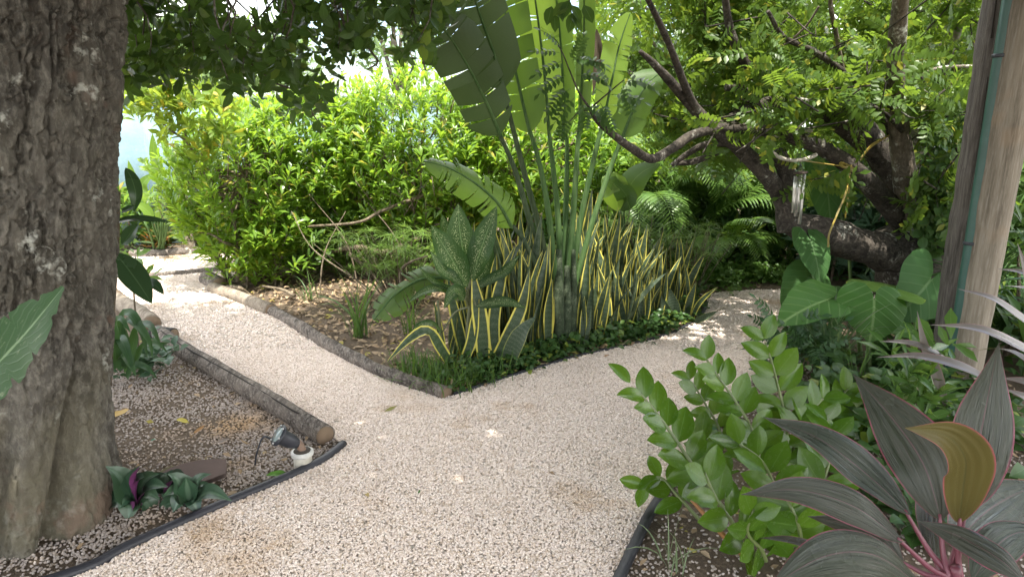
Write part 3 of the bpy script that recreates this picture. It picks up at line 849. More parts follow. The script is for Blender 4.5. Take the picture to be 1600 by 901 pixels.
for k, (base, tip, bend) in enumerate([((560, 455), (480, 300), 20), ((575, 450), (455, 330), -25), ((500, 455), (540, 330), -12), ((640, 450), (560, 300), 20), ((660, 445), (700, 340), 12)]):
    Y = R.uniform(5.5, 6.0)
    g = [G(*base) * [1, 0, 0] + [0, Y, 0]]
    g[0] = P(base[0], base[1], Y); m = P((base[0] + tip[0]) / 2 + bend, (base[1] + tip[1]) / 2, Y + .1); e = P(tip[0], tip[1], Y + .25)
    o = obj('thin_shrub_stem', tube([g[0] - [0, 0, .12], g[0], m, e], [.008, .007, .006, .003], 6, 24, .3, k), stemm, origin=g[0])
    tag(o, 'thin pale leggy stem rising from the shade under the shrubs', 'stem', 'leggy stems under the shrubs')

# ------------------------------------------------------------------ giant fan plant (banana-like leaves)
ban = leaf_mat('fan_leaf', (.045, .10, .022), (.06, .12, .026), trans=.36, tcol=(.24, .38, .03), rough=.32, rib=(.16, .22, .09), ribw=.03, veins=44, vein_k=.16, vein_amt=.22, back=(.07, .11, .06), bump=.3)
bank = leaf_mat('fan_leaf_shaded', (.026, .05, .016), (.032, .06, .019), trans=.14, tcol=(.12, .2, .03), rough=.4, rib=(.12, .16, .07), ribw=.03, veins=44, vein_k=.16, vein_amt=.2, spec=.3, bump=.3)  # shaded copy of the fan leaf, the shade put into its colour
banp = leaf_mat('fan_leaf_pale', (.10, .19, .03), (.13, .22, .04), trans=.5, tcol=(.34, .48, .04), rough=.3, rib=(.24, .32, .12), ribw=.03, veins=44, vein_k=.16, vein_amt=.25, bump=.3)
pet = bark_mat('leaf_stalk', (.035, .08, .022), (.07, .125, .04), (.12, .17, .075), None, 1.5, stretch=(2, 2, .2), bump=.15)
petd = bark_mat('leaf_stalk_dark', (.03, .05, .022), (.06, .085, .04), (.11, .13, .08), None, 1.5, stretch=(2, 2, .2), bump=.15)
fan = thing('fan_palm', 'giant fan plant with tall bare stalks and huge torn paddle leaves', 'plant', G(872, 548))
FAN = [  # stalk (px,py,Y), midrib (px,py,Y), width px, facing, material, tears
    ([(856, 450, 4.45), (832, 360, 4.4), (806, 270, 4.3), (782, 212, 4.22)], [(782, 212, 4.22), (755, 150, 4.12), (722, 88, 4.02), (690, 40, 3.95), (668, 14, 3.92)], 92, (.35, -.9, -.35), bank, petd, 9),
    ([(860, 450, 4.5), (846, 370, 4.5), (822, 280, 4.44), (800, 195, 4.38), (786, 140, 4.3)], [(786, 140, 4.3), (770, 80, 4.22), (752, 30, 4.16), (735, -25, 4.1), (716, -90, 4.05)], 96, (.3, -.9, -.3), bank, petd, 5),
    ([(868, 450, 4.4), (858, 340, 4.36), (844, 260, 4.38), (828, 205, 4.4)], [(828, 208, 4.4), (812, 140, 4.42), (797, 70, 4.42), (785, -10, 4.4), (772, -90, 4.38)], 76, (-.25, -.9, .25), ban, pet, 8),
    ([(876, 450, 4.5), (872, 340, 4.5), (864, 260, 4.5), (858, 210, 4.5)], [(858, 212, 4.5), (852, 130, 4.5), (843, 50, 4.5), (832, -30, 4.45), (822, -100, 4.4)], 64, (.1, -.9, .2), banp, pet, 7),
    ([(882, 450, 4.55), (884, 340, 4.6), (886, 260, 4.62), (886, 215, 4.62)], [(880, 218, 4.6), (880, 150, 4.6), (876, 70, 4.58), (868, -20, 4.55), (862, -90, 4.5)], 40, (-.3, -.85, .3), ban, pet, 4),
    ([(886, 450, 4.45), (896, 330, 4.45), (902, 240, 4.45), (906, 190, 4.45)], [(906, 195, 4.45), (910, 120, 4.42), (913, 40, 4.4), (912, -40, 4.35), (910, -110, 4.3)], 44, (-.85, -.5, .1), ban, pet, 3),
    ([(890, 455, 4.5), (908, 340, 4.5), (930, 240, 4.5), (942, 190, 4.52)], [(942, 192, 4.52), (955, 130, 4.55), (968, 70, 4.6), (985, 20, 4.62)], 52, (.55, -.8, .1), banp, pet, 9),
    ([(894, 460, 4.5), (925, 350, 4.55), (955, 260, 4.6), (972, 215, 4.62)], [(972, 215, 4.62), (990, 170, 4.65), (1010, 132, 4.7), (1034, 112, 4.75)], 56, (.2, -.8, .5), ban, pet, 5),
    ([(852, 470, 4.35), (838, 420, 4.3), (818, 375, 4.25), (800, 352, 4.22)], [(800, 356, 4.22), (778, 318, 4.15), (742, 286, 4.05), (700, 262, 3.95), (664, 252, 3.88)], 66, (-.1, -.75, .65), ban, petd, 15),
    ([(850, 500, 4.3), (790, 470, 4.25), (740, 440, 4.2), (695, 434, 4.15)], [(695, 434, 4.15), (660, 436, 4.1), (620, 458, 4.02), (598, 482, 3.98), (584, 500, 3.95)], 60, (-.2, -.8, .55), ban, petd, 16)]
sheath = []
for k, (stk, mid, w, fc, m, pm, tears) in enumerate(FAN):
    a = [P(*q) for q in stk]; root_ = np.array([G(850 + k * 4.6, 546 - (k % 3) * 5)[0], 4.34 + .03 * (k % 3), 0.0])
    if k == 9: root_ = G(846, 548)
    if k < 9:
        low = P(858 + k * 3.4, 500, 4.36 + .04 * (k % 3))
        a = [root_, low] + a
    n_ = len(a)
    rads = np.linspace(.03, .0125, n_) if k < 9 else np.linspace(.016, .008, n_)
    lf = thing('leaf', None, None, root_); lf.parent = fan; lf.location = Vector(root_) - Vector(LOC[fan.name])
    sp = crv([P(*q) for q in mid], 56)
    dep = topix(sp)[2].mean(); hw = np.maximum(banana(np.linspace(0, 1, 56)), .015) * w / 2 * dep / FPX
    obj('stalk', tube(np.array(a), rads, 10, 36, .06, k), pm, lf)
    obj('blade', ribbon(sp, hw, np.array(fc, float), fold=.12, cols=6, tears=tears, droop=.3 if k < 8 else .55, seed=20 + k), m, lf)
    obj('midrib', tube(sp[::5], np.linspace(.012, .003, len(sp[::5])), 6, 40), pet, lf)
trk = bark_mat('fan_sheath', (.022, .034, .018), (.05, .068, .036), (.08, .10, .06), (.12, .14, .09), 2.2, stretch=(1, 1, 1.6), bump=.4, lich=(.5, .6))
for k, (x, w) in enumerate([(853, 12), (862, 15), (873, 17), (884, 15), (892, 11)]):
    g_ = G(x, 549 - abs(k - 2) * 3); top_ = P(x + (k - 2) * 2.2, 390 + (k % 2) * 25, 4.42)
    obj('stalk_sheath', tube([g_ - [0, 0, .03], (g_ + top_) / 2 + [.005 * (k - 2), 0, 0], top_], [w / 2 * .0042 * 1.15, w / 2 * .0042, w / 2 * .0042 * .55], 12, 20, .12, k), trk, fan)
# dead brown leaf hanging behind
dead = leaf_mat('dead_leaf', (.10, .075, .055), (.15, .115, .085), trans=.1, tcol=(.2, .15, .1), rough=.8, veins=30, vein_k=0, vein_amt=.4, rib=(.06, .045, .035))
g_, _ = pleaf([(932, 45, 4.75), (934, 80, 4.75), (930, 120, 4.75), (926, 150, 4.75)], 22, lance, 12, fold=.9, wav=.3)
obj('withered_leaf', g_, dead, fan)

# ------------------------------------------------------------------ snake plants
snk = leaf_mat('snake_leaf', (.035, .062, .032), (.055, .085, .04), trans=.1, tcol=(.12, .2, .04), rough=.4, edge=(.62, .55, .11), edgew=.25, edge_noise=.16, bands=(.105, .135, .085), bump=.15)
snd = leaf_mat('snake_leaf_dark', (.028, .05, .03), (.045, .07, .038), trans=.08, tcol=(.1, .16, .04), rough=.4, edge=(.26, .28, .09), edgew=.07, bands=(.11, .135, .095), bump=.15)
psn = [leaf(1, .115, snake, 12, 5, .45, dr, tw, .02, k) for k, (dr, tw) in enumerate([(.12, .5), (-.15, -.7), (.3, 1.2), (.05, -1.4), (.45, .3), (-.25, .9), (.2, -2.0), (.6, -.4)])]
msn = [mk('leaf', g, snk) for g in psn]; msd = [mk('leaf', g, snd) for g in psn]
def snake_plant(p, label, h, n, seed, group, dark=.15, lean=(0, 0)):
    r = np.random.default_rng(seed)
    t = thing('snake_plant', label, 'plant', p, group)
    for k in range(n):
        a = r.uniform(0, 6.28); tilt = abs(r.normal(.10, .09)) + .03
        D = np.array([[math.cos(a) * tilt + lean[0], math.sin(a) * tilt + lean[1], 1.0]])
        L_ = h * r.uniform(.62, 1.08)
        b = p + np.array([r.normal(0, .035), r.normal(0, .035), -.01])
        f = r.uniform(-1.9, 1.9)
        N_ = np.array([[math.sin(f), -math.cos(f), .15]])
        M = mats(frames(D, N_), L_, b[None])[0]
        j = r.integers(8)
        o = bpy.data.objects.new('leaf', (msd if r.random() < dark else msn)[j]); C.objects.link(o); o.parent = t
        sx = r.uniform(.8, 1.25)
        o.matrix_local = Matrix.Translation(-Vector(p)) @ Matrix(M.tolist()) @ Matrix.Diagonal((sx, 1, 1, 1))
r0 = np.random.default_rng(77)
k = 0
edge_c = np.array(dens(ISL_R, 60))
# clump left of the fan plant
for (px, py, h) in [(706, 560, .5), (722, 556, .62), (742, 562, .78), (758, 552, .84), (770, 562, .72), (786, 555, .86), (800, 562, .8), (815, 553, .88), (826, 561, .74), (838, 552, .86), (735, 545, .85), (765, 540, .95), (795, 540, .98), (825, 540, .95), (848, 556, .7)]:
    snake_plant(G(px, py), 'yellow edged snake plant in the clump between spotted plant and fan stalks', h * .98, 7, 100 + k, 'snake plants left of the fan plant', .3); k += 1
# long drift right of it, following the kerb
for row, off in enumerate((.2, .36, .52, .70, .9)):
    for i in range(9):
        t_ = .17 + (i + r0.uniform(-.3, .3)) / 9 * (.74 - .03 * row)
        e = edge_c[int(np.clip(t_, 0, 1) * 59)]
        a = edge_c[min(59, int(t_ * 59) + 1)] - edge_c[max(0, int(t_ * 59) - 1)]
        nrm = unit(np.array([-a[1], a[0]]))
        p = np.array([e[0] + nrm[0] * off, e[1] + nrm[1] * off, 0])
        if p[0] < .47: continue
        h = .50 + .09 * row + r0.uniform(-.06, .1)
        snake_plant(p, 'yellow edged snake plant at the front of the drift along the kerb' if row < 2 else 'taller yellow edged snake plant at the back of the drift along the kerb', h, 7, 200 + k,
                    'snake plants at the front of the drift' if row < 2 else 'snake plants at the back of the drift', .12, (.06 * (i - 3) / 4, -.03)); k += 1
# single odd leaves
def one_leaf_plant(name, label, pts, w, prof, mat, **kw):
    g, sp = pleaf(pts, w, prof, **kw)
    o = obj(name, g, mat, origin=sp[0]); tag(o, label, 'leaf'); return o
sp_single = thing('snake_plant', 'arching snake plant with a bent leaf over the grass tip of the bed', 'plant', G(712, 585))
for pts, w in [([(712, 583, 3.98), (690, 548, 3.9), (668, 518, 3.82), (640, 530, 3.74), (604, 566, 3.7)], 20), ([(716, 583, 3.98), (735, 540, 3.95), (742, 500, 3.95), (748, 452, 3.97)], 18), ([(690, 575, 3.9), (705, 578, 3.85), (722, 570, 3.82)], 7)]:
    obj('leaf', pleaf(pts, w, snake, 18, fold=.4)[0], snk, sp_single)
sp2 = thing('snake_plant', 'leaning snake plant with one broad mottled leaf near the kerb below the dumb cane', 'plant', G(790, 575))
for pts, w, mm in [([(792, 574, 3.95), (802, 545, 3.9), (818, 515, 3.88), (838, 494, 3.9)], 30, snd), ([(770, 570, 3.98), (792, 530, 3.95), (815, 480, 3.95), (828, 420, 3.98)], 22, snk), ([(756, 570, 3.98), (753, 520, 3.96), (746, 470, 3.96), (738, 420, 3.98)], 26, snk), ([(776, 568, 4.0), (772, 500, 4.0), (786, 430, 4.0), (806, 382, 4.05)], 20, snk)]:
    obj('leaf', pleaf(pts, w, snake, 16, fold=.3)[0], mm, sp2)
sp3 = thing('snake_plant', 'snake plant ending the drift, one leaf leaning out over the path', 'plant', G(1082, 500))
for pts, w, mm in [([(1080, 500, 5.0), (1090, 478, 4.95), (1104, 462, 4.9), (1122, 448, 4.85)], 9, snk), ([(1078, 505, 4.95), (1092, 500, 4.9), (1106, 494, 4.85), (1122, 485, 4.8)], 12, snd), ([(1070, 505, 5.0), (1078, 470, 5.0), (1088, 440, 5.0)], 14, snk), ([(1056, 512, 4.9), (1052, 480, 4.88), (1046, 450, 4.86)], 22, snd), ([(1050, 512, 4.9), (1040, 485, 4.86), (1034, 462, 4.84)], 18, snd)]:
    obj('leaf', pleaf(pts, w, snake, 14, fold=.3)[0], mm, sp3)
for px, py, h in [(894, 548, .52), (930, 545, .55), (915, 552, .4), (965, 537, .5), (1010, 528, .5), (905, 540, .75)]:
    snake_plant(G(px, py) + [0, .12, 0], 'mottled grey green snake plant standing low at the kerb side of the drift', h, 4, 900 + px, 'low mottled snake plants by the kerb', .75)

# ------------------------------------------------------------------ spotted dumb cane
dif = leaf_mat('spotted_leaf', (.019, .048, .016), (.028, .066, .02), trans=.2, tcol=(.16, .3, .04), rough=.28, rib=(.16, .24, .1), ribw=.05, veins=13, vein_k=.35, vein_amt=.2, spots=(.42, .46, .24), bump=.35, spec=.12)
dc = thing('dumb_cane', 'dark green dumb cane with cream spotted leaves beside the snake plants', 'plant', G(733, 574))
stm = plain('cane_stem', (.12, .13, .06), .5, sc=14, var=.5)
obj('stem', tube([P(733, 576, 3.98), P(731, 520, 4.0), P(735, 470, 4.0), P(735, 425, 4.0)], [.016, .015, .014, .01], 10, 30, .1), stm, dc)
obj('stem', tube([P(690, 560, 4.05), P(688, 520, 4.05), P(684, 470, 4.05)], [.011, .01, .007], 8, 20, .1), stm, dc)
for i, (pts, w, fc) in enumerate([
    ([(733, 440, 4.0), (724, 395, 3.97), (718, 355, 3.98), (716, 318, 4.0)], 66, (0, -.9, .35)),
    ([(737, 440, 3.97), (748, 400, 3.94), (760, 365, 3.95), (776, 322, 3.97)], 58, (-.3, -.9, .3)),
    ([(730, 448, 3.96), (712, 415, 3.9), (694, 385, 3.88), (674, 352, 3.9)], 62, (.25, -.9, .4)),
    ([(726, 452, 3.92), (706, 432, 3.86), (692, 424, 3.82), (672, 392, 3.8)], 32, (.4, -.7, .6)),
    ([(724, 460, 3.94), (704, 452, 3.88), (676, 440, 3.83), (652, 414, 3.82)], 24, (.2, -.4, .9)),
    ([(716, 470, 3.9), (690, 452, 3.82), (664, 455, 3.76), (638, 472, 3.72)], 27, (-.1, -.6, .8)),
    ([(724, 470, 3.88), (716, 455, 3.8), (706, 458, 3.74), (694, 482, 3.72)], 30, (.1, -.9, .3)),
    ([(740, 452, 4.0), (764, 438, 3.98), (790, 424, 3.97), (812, 398, 3.97)], 30, (.1, -.6, .8)),
    ([(744, 478, 3.92), (765, 474, 3.85), (792, 472, 3.8), (822, 481, 3.77)], 28, (.05, -.8, .6)),
    ([(738, 446, 4.03), (752, 420, 4.05), (756, 392, 4.07), (752, 360, 4.1)], 50, (0, -.95, .2)),
    ([(728, 448, 4.03), (708, 408, 4.06), (700, 370, 4.08), (690, 335, 4.12)], 46, (.1, -.95, .2)),
    ([(690, 520, 4.0), (675, 506, 3.95), (655, 510, 3.9), (640, 522, 3.88)], 24, (0, -.5, .9))]):
    lf = thing('leaf', None, None, P(*pts[0])); lf.parent = dc; lf.location = Vector(P(*pts[0])) - Vector(LOC[dc.name])
    g_, sp = pleaf(pts, w * .72, oval, 16, facing=np.array(fc), fold=.22, cols=4, wav=.03, seed=i)
    obj('blade', g_, dif, lf)
    obj('leaf_stalk', tube([P(733, 470 + 5 * (i % 3), 4.0), (P(733, 455, 4.0) + sp[0]) / 2, sp[0]], [.008, .006, .005], 6, 10), stm, lf)

# ------------------------------------------------------------------ ground cover and grass
gcm = leaf_mat('ground_cover_leaf', (.03, .075, .02), (.055, .115, .03), trans=.25, tcol=(.2, .33, .04), rough=.35, rib=(.1, .17, .06), c3=(.2, .25, .04))
pgc = [leaf(1, .72, lambda t: np.sin(np.pi * t ** .6) ** .8 + .05, 3, 3, .2, .6), leaf(1, .6, oval, 3, 3, .25, .8)]
def ground_cover(name, pts, n, lo, hi, hmax, label, seed, mat=gcm):
    r = np.random.default_rng(seed)
    p = np.asarray(pts)[r.integers(len(pts), size=n)] + r.normal(0, .05, (n, 2))
    z = r.uniform(.0, 1, n) ** 1.4 * hmax + .012
    a = r.uniform(0, 6.28, n)
    D = np.stack([np.cos(a), np.sin(a) - .3, r.normal(.1, .35, n)], 1)
    N_ = np.stack([r.normal(0, .35, n), r.normal(-.3, .3, n), np.ones(n)], 1)
    o = obj(name, joined(pgc, mats(frames(D, N_), r.uniform(lo, hi, n), np.column_stack([p, z]))), mat)
    return tag(o, label, None, None, 'stuff')
band = []
for i, e in enumerate(edge_c[:58]):
    a = edge_c[min(59, i + 1)] - edge_c[max(0, i - 1)]; nrm = unit(np.array([-a[1], a[0]]))
    for q in np.linspace(.07, .26, 8): band.append(e + nrm * q)
ground_cover('ground_cover', band[90:], 3300, .03, .062, .12, 'low dark leaved creeper along the curved kerb', 3)
gband = [G(x, y)[:2] for x, y in [(690, 585), (720, 592), (705, 600), (740, 590), (660, 583), (765, 583), (680, 595), (700, 610)]]
ground_cover('ground_cover', gband + band[40:110], 700, .025, .055, .10, 'mixed seedlings and creeper at the pointed tip of the bed', 4)
far = [P(x, y, Y)[:2] for x, y, Y in [(1110, 450, 6.3), (1140, 450, 6.35), (1170, 448, 6.4), (1200, 447, 6.4), (1230, 447, 6.4), (1090, 455, 6.1)]]
ground_cover('ground_cover', np.array(far)[R.integers(6, size=200)] + R.normal(0, .16, (200, 2)), 2600, .03, .06, .16, 'bright low creeper beyond the bend of the path', 5,
             leaf_mat('bright_cover_leaf', (.07, .14, .03), (.10, .19, .04), trans=.35, tcol=(.25, .4, .04), rough=.35))
grm = leaf_mat('grass_blade', (.04, .09, .02), (.075, .14, .03), trans=.3, tcol=(.2, .34, .04), rough=.45)
pgr = [leaf(1, .05, blade, 5, 3, .3, dr, tw) for dr, tw in [(.5, .3), (1.0, -.3), (1.5, .6), (.2, -.5)]]
def blades(cen, n, lo, hi, tilt=.5, seed=0, rad=.04):
    r = np.random.default_rng(seed); a = r.uniform(0, 6.28, n); tl = np.abs(r.normal(0, tilt, n))
    c = np.asarray(cen)[r.integers(len(cen), size=n)]
    D = np.stack([np.cos(a) * tl, np.sin(a) * tl, np.ones(n)], 1)
    N_ = np.stack([-np.cos(a), -np.sin(a), .3 + 0 * a], 1)
    p = c + np.column_stack([r.normal(0, rad, n), r.normal(0, rad, n), 0 * a - .005])
    return mats(frames(D, N_), r.uniform(lo, hi, n), p)
gp = [G(x, y) for x, y in [(640, 585), (665, 590), (690, 597), (705, 608), (715, 600), (745, 596), (690, 585), (730, 588), (770, 588), (655, 578), (680, 605)]]
o = obj('grass', joined(pgr, blades(gp, 620, .07, .22, .55, 3, .07)), grm); tag(o, 'short green grass at the pointed tip of the central bed', None, None, 'stuff')

def tuft(name, label, p, n, lo, hi, tilt, mat, seed, cat='plant', w=1.0, rad=.03, stuff_too=True, group=None):
    t = thing(name, label, cat, p, group)
    M = blades([p], n, lo, hi, tilt, seed, rad)
    M[:, :3, 0] *= w
    scatter(t, 'leaf', 'blades', pgr, M, mat, 120)
    return t
strm = leaf_mat('strap_leaf', (.05, .105, .03), (.085, .15, .045), trans=.3, tcol=(.2, .33, .05), rough=.35, rib=(.15, .22, .1), veins=0)
tuft('strap_grass', 'spiky grass clump standing in the sunny leaf litter', G(562, 527), 26, .32, .62, .22, strm, 31, w=.8)
tuft('strap_grass', 'small grass tuft near the pale forked stem', G(482, 470), 16, .16, .34, .4, strm, 32, w=.9)
tuft('strap_grass', 'grass clump in the shade under the torn low leaf', G(640, 522), 26, .2, .4, .45, grm, 33, w=.7)
tuft('strap_grass', 'arching strap leaf clump below the wide lily leaves by the path', G(1292, 590) , 30, .35, .6, .28, leaf_mat('lily_leaf', (.07, .12, .05), (.11, .16, .07), trans=.2, tcol=(.2, .3, .07), rough=.35, rib=(.2, .25, .14)), 34, w=1.3)
tuft('strap_grass', 'dark grass tuft at the edge of the waxy plant', G(1340, 640), 30, .25, .45, .5, grm, 35, w=.8)
tuft('strap_grass', 'pale thin grass tuft growing in the chippings beside the black edging', G(1050, 888), 14, .12, .26, .5, leaf_mat('pale_blade', (.14, .19, .1), (.2, .25, .14), trans=.2, tcol=(.25, .33, .1), rough=.45), 36, w=.8)

# umbrella sedges
sdm = leaf_mat('sedge_leaf', (.09, .16, .035), (.14, .22, .05), trans=.35, tcol=(.3, .45, .06), rough=.35)
pse = [leaf(1, .065, blade, 4, 3, .25, dr) for dr in (.5, .9, 1.3)]
def sedge(label, c, n, h, spread, seed, np_=160):
    r = np.random.default_rng(seed); t = thing('umbrella_sedge', label, 'plant', c)
    Ms, st = [], []
    for k in range(n):
        e = c + np.array([r.normal(0, spread), r.normal(0, spread * .7), h * r.uniform(.5, 1.1)])
        b = c + (e - c) * [.25, .25, 0]
        st.append(tube([b, (b + e) / 2 + [0, 0, .03], e], [.004, .0035, .003], 5, 8))
        m = 17; a = np.arange(m) * 2.4 + r.uniform(0, 6)
        D = np.stack([np.cos(a), np.sin(a), r.uniform(-.1, .7, m)], 1)
        Ms.append(mats(frames(D, np.tile([[0, 0, 1.]], (m, 1))), r.uniform(.10, .19, m), np.tile(e, (m, 1))))
    scatter(t, 'leaf', 'foliage', pse, np.vstack(Ms), sdm, np_)
    obj('stalks', merge(st), stemm, t)['kind'] = 'stuff'
sedge('bushy umbrella sedge in the sun behind the torn low leaf', P(628, 470, 5.45) * [1, 1, 0], 80, .55, .24, 41)
sedge('umbrella sedge behind the snake plants below the feather palms', P(1010, 440, 5.8) * [1, 1, 0], 34, .62, .26, 42)
sedge('umbrella sedge leaning towards the bend of the path', P(1075, 440, 5.75) * [1, 1, 0], 34, .55, .24, 43)
sedge('tall umbrella sedge right behind the fan plant stalks', P(940, 440, 5.6) * [1, 1, 0], 22, .8, .18, 44)

# ------------------------------------------------------------------ feather palms
frm = leaf_mat('palm_leaflet', (.075, .15, .032), (.115, .2, .04), trans=.36, tcol=(.3, .46, .05), rough=.3)
def frond_mesh(seed, L=1.0, n=44, arch=1.5):
    r = np.random.default_rng(seed)
    t = np.linspace(0, 1, 30); ang = .9 - arch * t ** 1.2
    dy, dz = np.cos(ang) / 29, np.sin(ang) / 29
    sp = np.stack([0.06 * np.sin(t * 2 + seed), np.cumsum(dy), np.cumsum(dz)], 1) * L
    gs = [tube(sp, np.linspace(.011, .003, 30), 5, 30)]
    T = unit(np.gradient(sp, axis=0))
    pts, D, N_, s = [], [], [], []
    for k in range(n):
        f = .22 + .78 * (k + r.uniform(0, .6)) / n; i = min(29, int(f * 29))
        for sd in (-1, 1):
            up = np.cross(np.array([1, 0, 0]), T[i])
            d = np.array([sd, 0, 0]) * .85 + T[i] * (.45 + .5 * f) + up * .28
            pts.append(sp[i]); D.append(d); N_.append(up + np.array([-sd * .3, 0, 0])); s.append(L * .34 * (1 - .55 * abs(2 * f - 1.05)) * r.uniform(.9, 1.1))
    pr = [leaf(1, .10, lance, 5, 3, .2, .9), leaf(1, .09, lance, 5, 3, .2, 1.2)]
    gs.append(joined(pr, mats(frames(np.array(D), np.array(N_)), np.array(s), np.array(pts))))
    return merge(gs)
fms = [mk('frond', frond_mesh(k, 1.0, 44, a), frm) for k, a in enumerate((1.5, 1.9, 2.3))]
def palm(label, c, hs, n, L, seed, lean=0.0):
    r = np.random.default_rng(seed); c = np.array(c, float); t = thing('feather_palm', label, 'palm', c, 'feather palms behind the bend')
    for j, (dx, dy, h) in enumerate(hs):
        top_ = c + [dx, dy, h]; b = c + [dx * .5, dy * .5, -.03]
        obj('cane', tube([b, (b + top_) / 2 + [dx * .1, 0, 0], top_], [.03, .026, .02], 8, 20, .05), pet, t)
        for k in range(n):
            a = k * 2.4 + r.uniform(0, 1.2); el = r.uniform(-.1, .45)
            D = np.array([[math.cos(a), math.sin(a), el]])
            o = bpy.data.objects.new('frond', fms[r.integers(3)]); C.objects.link(o); o.parent = t
            M = mats(frames(D, np.array([[0, 0, 1.]])), L * r.uniform(.75, 1.15), top_[None])[0]
            o.matrix_local = Matrix.Translation(-Vector(c)) @ Matrix(M.tolist())
palm('feather palm with arching fronds right below the forked limb', P(1090, 430, 6.9) * [1, 1, 0], [(0, 0, .35), (-.3, .2, .62), (.3, .1, .5)], 7, .95, 51)
palm('feather palm between the fan plant and the forked limb', P(1000, 430, 7.0) * [1, 1, 0], [(0, 0, .55), (.25, -.1, .8)], 7, .95, 52)
palm('feather palm beside the upturned thick limb', P(1190, 430, 7.2) * [1, 1, 0], [(0, 0, .4), (-.2, 0, .65)], 7, .95, 53)
palm('low young feather palm over the dark hollow by the path bend', P(1130, 440, 6.6) * [1, 1, 0], [(0, 0, .15)], 8, .75, 54)
palm('tall feather palm seen through the leaves above the limb', P(1040, 430, 7.8) * [1, 1, 0], [(0, 0, 1.3), (-.3, 0, 1.1), (.5, .1, 1.2)], 8, 1.2, 55)
# broad pale leaves at the palm's foot
bl_ = thing('broad_leaf_plant', 'plant with broad pale glossy leaves drooping beside the feather palms', 'plant', P(985, 440, 5.6) * [1, 1, 0])
for i, (pts, w, mm) in enumerate([([(975, 330, 5.5), (985, 290, 5.45), (1005, 268, 5.4), (1032, 256, 5.35)], 44, ban), ([(965, 330, 5.5), (962, 300, 5.4), (956, 285, 5.35), (945, 310, 5.3)], 46, banp), ([(970, 330, 5.5), (980, 310, 5.42), (965, 290, 5.36), (940, 280, 5.3)], 36, ban)]):
    obj('leaf', pleaf(pts, w, oval, 16, fold=.15, cols=4, droop=.3)[0], mm, bl_)
    obj('stalk', tube([P(985, 440, 5.6), P(978, 380, 5.55), P(*pts[0])], [.01, .008, .006], 6, 14), pet, bl_)

# ------------------------------------------------------------------ the low sprawling tree on the far side of the posts
rbk = bark_mat('sprawling_bark', (.022, .019, .016), (.062, .052, .042), (.14, .122, .10), (.36, .36, .31), 1.4, stretch=(1, 1, 1), bump=.9, lich=(.57, .66))
rbl = bark_mat('speckled_bark', (.05, .04, .03), (.14, .115, .085), (.26, .22, .17), (.5, .5, .44), 1.2, stretch=(1, 1, .5), bump=.8, lich=(.53, .6))
rt = thing('sprawling_tree', 'low sprawling dark tree with a lying trunk and a forked limb over the path', 'tree', P(1440, 500, 5.0) * [1, 1, 0])
def limb(name, pts, px, mat=rbk, n=14, rough=.22, seed=0, parent=None, res=None):
    q = np.array([P(*p) for p in pts]); dep = topix(q)[2]
    r = np.array(px) * .42 * dep / FPX
    return obj(name, tube(q, r, n, res or len(pts) * 10, rough, seed, rfreq=7), mat, parent or rt)
base = P(1440, 500, 5.0)
q = [base * [1, 1, 0] + [.05, 0, -.05], P(1440, 470, 5.0), P(1432, 430, 5.0), P(1424, 395, 5.0), P(1418, 355, 5.0)]
obj('trunk', tube(np.array(q), [.34, .29, .27, .25, .19], 28, 70, .28, 5, rfreq=5), rbk, rt)
limb('hollow_rim', [(1478, 470, 4.78), (1490, 430, 4.76), (1500, 400, 4.8), (1470, 378, 4.78), (1440, 392, 4.74)], [34, 36, 40, 40, 26], rbk, 12, .3, 6)
limb('lying_limb', [(1430, 398, 4.9), (1380, 392, 4.78), (1320, 376, 4.72), (1270, 360, 4.75), (1232, 348, 4.8)], [76, 66, 62, 58, 44], rbk, 20, .3, 7)
limb('upright_limb', [(1236, 355, 4.8), (1228, 330, 4.8), (1230, 300, 4.8), (1228, 268, 4.8), (1216, 236, 4.78)], [50, 38, 34, 30, 30], rbk, 14, .25, 8)
limb('limb', [(1234, 345, 4.8), (1218, 305, 4.8), (1190, 265, 4.75), (1150, 228, 4.7), (1112, 200, 4.65)], [34, 32, 30, 27, 22], rbk, 14, .2, 9)
limb('branch', [(1118, 206, 4.65), (1085, 170, 4.6), (1050, 130, 4.5), (1020, 98, 4.4), (1000, 80, 4.35)], [24, 22, 18, 14, 8], rbk, 12, .2, 10)
limb('branch', [(1106, 198, 4.64), (1075, 145, 4.5), (1050, 80, 4.3), (1030, 35, 4.15), (1008, -10, 4.0)], [14, 15, 13, 12, 10], rbk, 10, .15, 11)
limb('branch', [(1112, 202, 4.64), (1080, 212, 4.55), (1050, 232, 4.45), (1018, 248, 4.35), (985, 230, 4.25), (955, 208, 4.15), (934, 190, 4.1), (920, 168, 4.05)], [18, 18, 17, 17, 15, 13, 10, 6], rbk, 12, .2, 12)
limb('branch', [(1150, 225, 4.7), (1105, 225, 4.8), (1075, 240, 4.85), (1050, 258, 4.9)], [14, 13, 12, 8], rbk, 10, .2, 13)
limb('branch', [(1155, 222, 4.75), (1120, 238, 4.85), (1085, 252, 4.9), (1050, 256, 4.95)], [11, 11, 12, 8], rbk, 10, .2, 14)
limb('limb', [(1412, 345, 4.95), (1380, 310, 4.85), (1335, 265, 4.75), (1285, 232, 4.7), (1230, 212, 4.66), (1170, 202, 4.65), (1110, 200, 4.64)], [48, 38, 34, 30, 25, 22, 18], rbk, 14, .22, 15)
limb('limb', [(1428, 330, 5.05), (1405, 275, 5.1), (1365, 225, 5.1), (1320, 190, 5.05), (1265, 172, 5.0), (1215, 166, 4.95), (1180, 168, 4.9)], [70, 62, 54, 46, 42, 38, 34], rbk, 16, .25, 16)
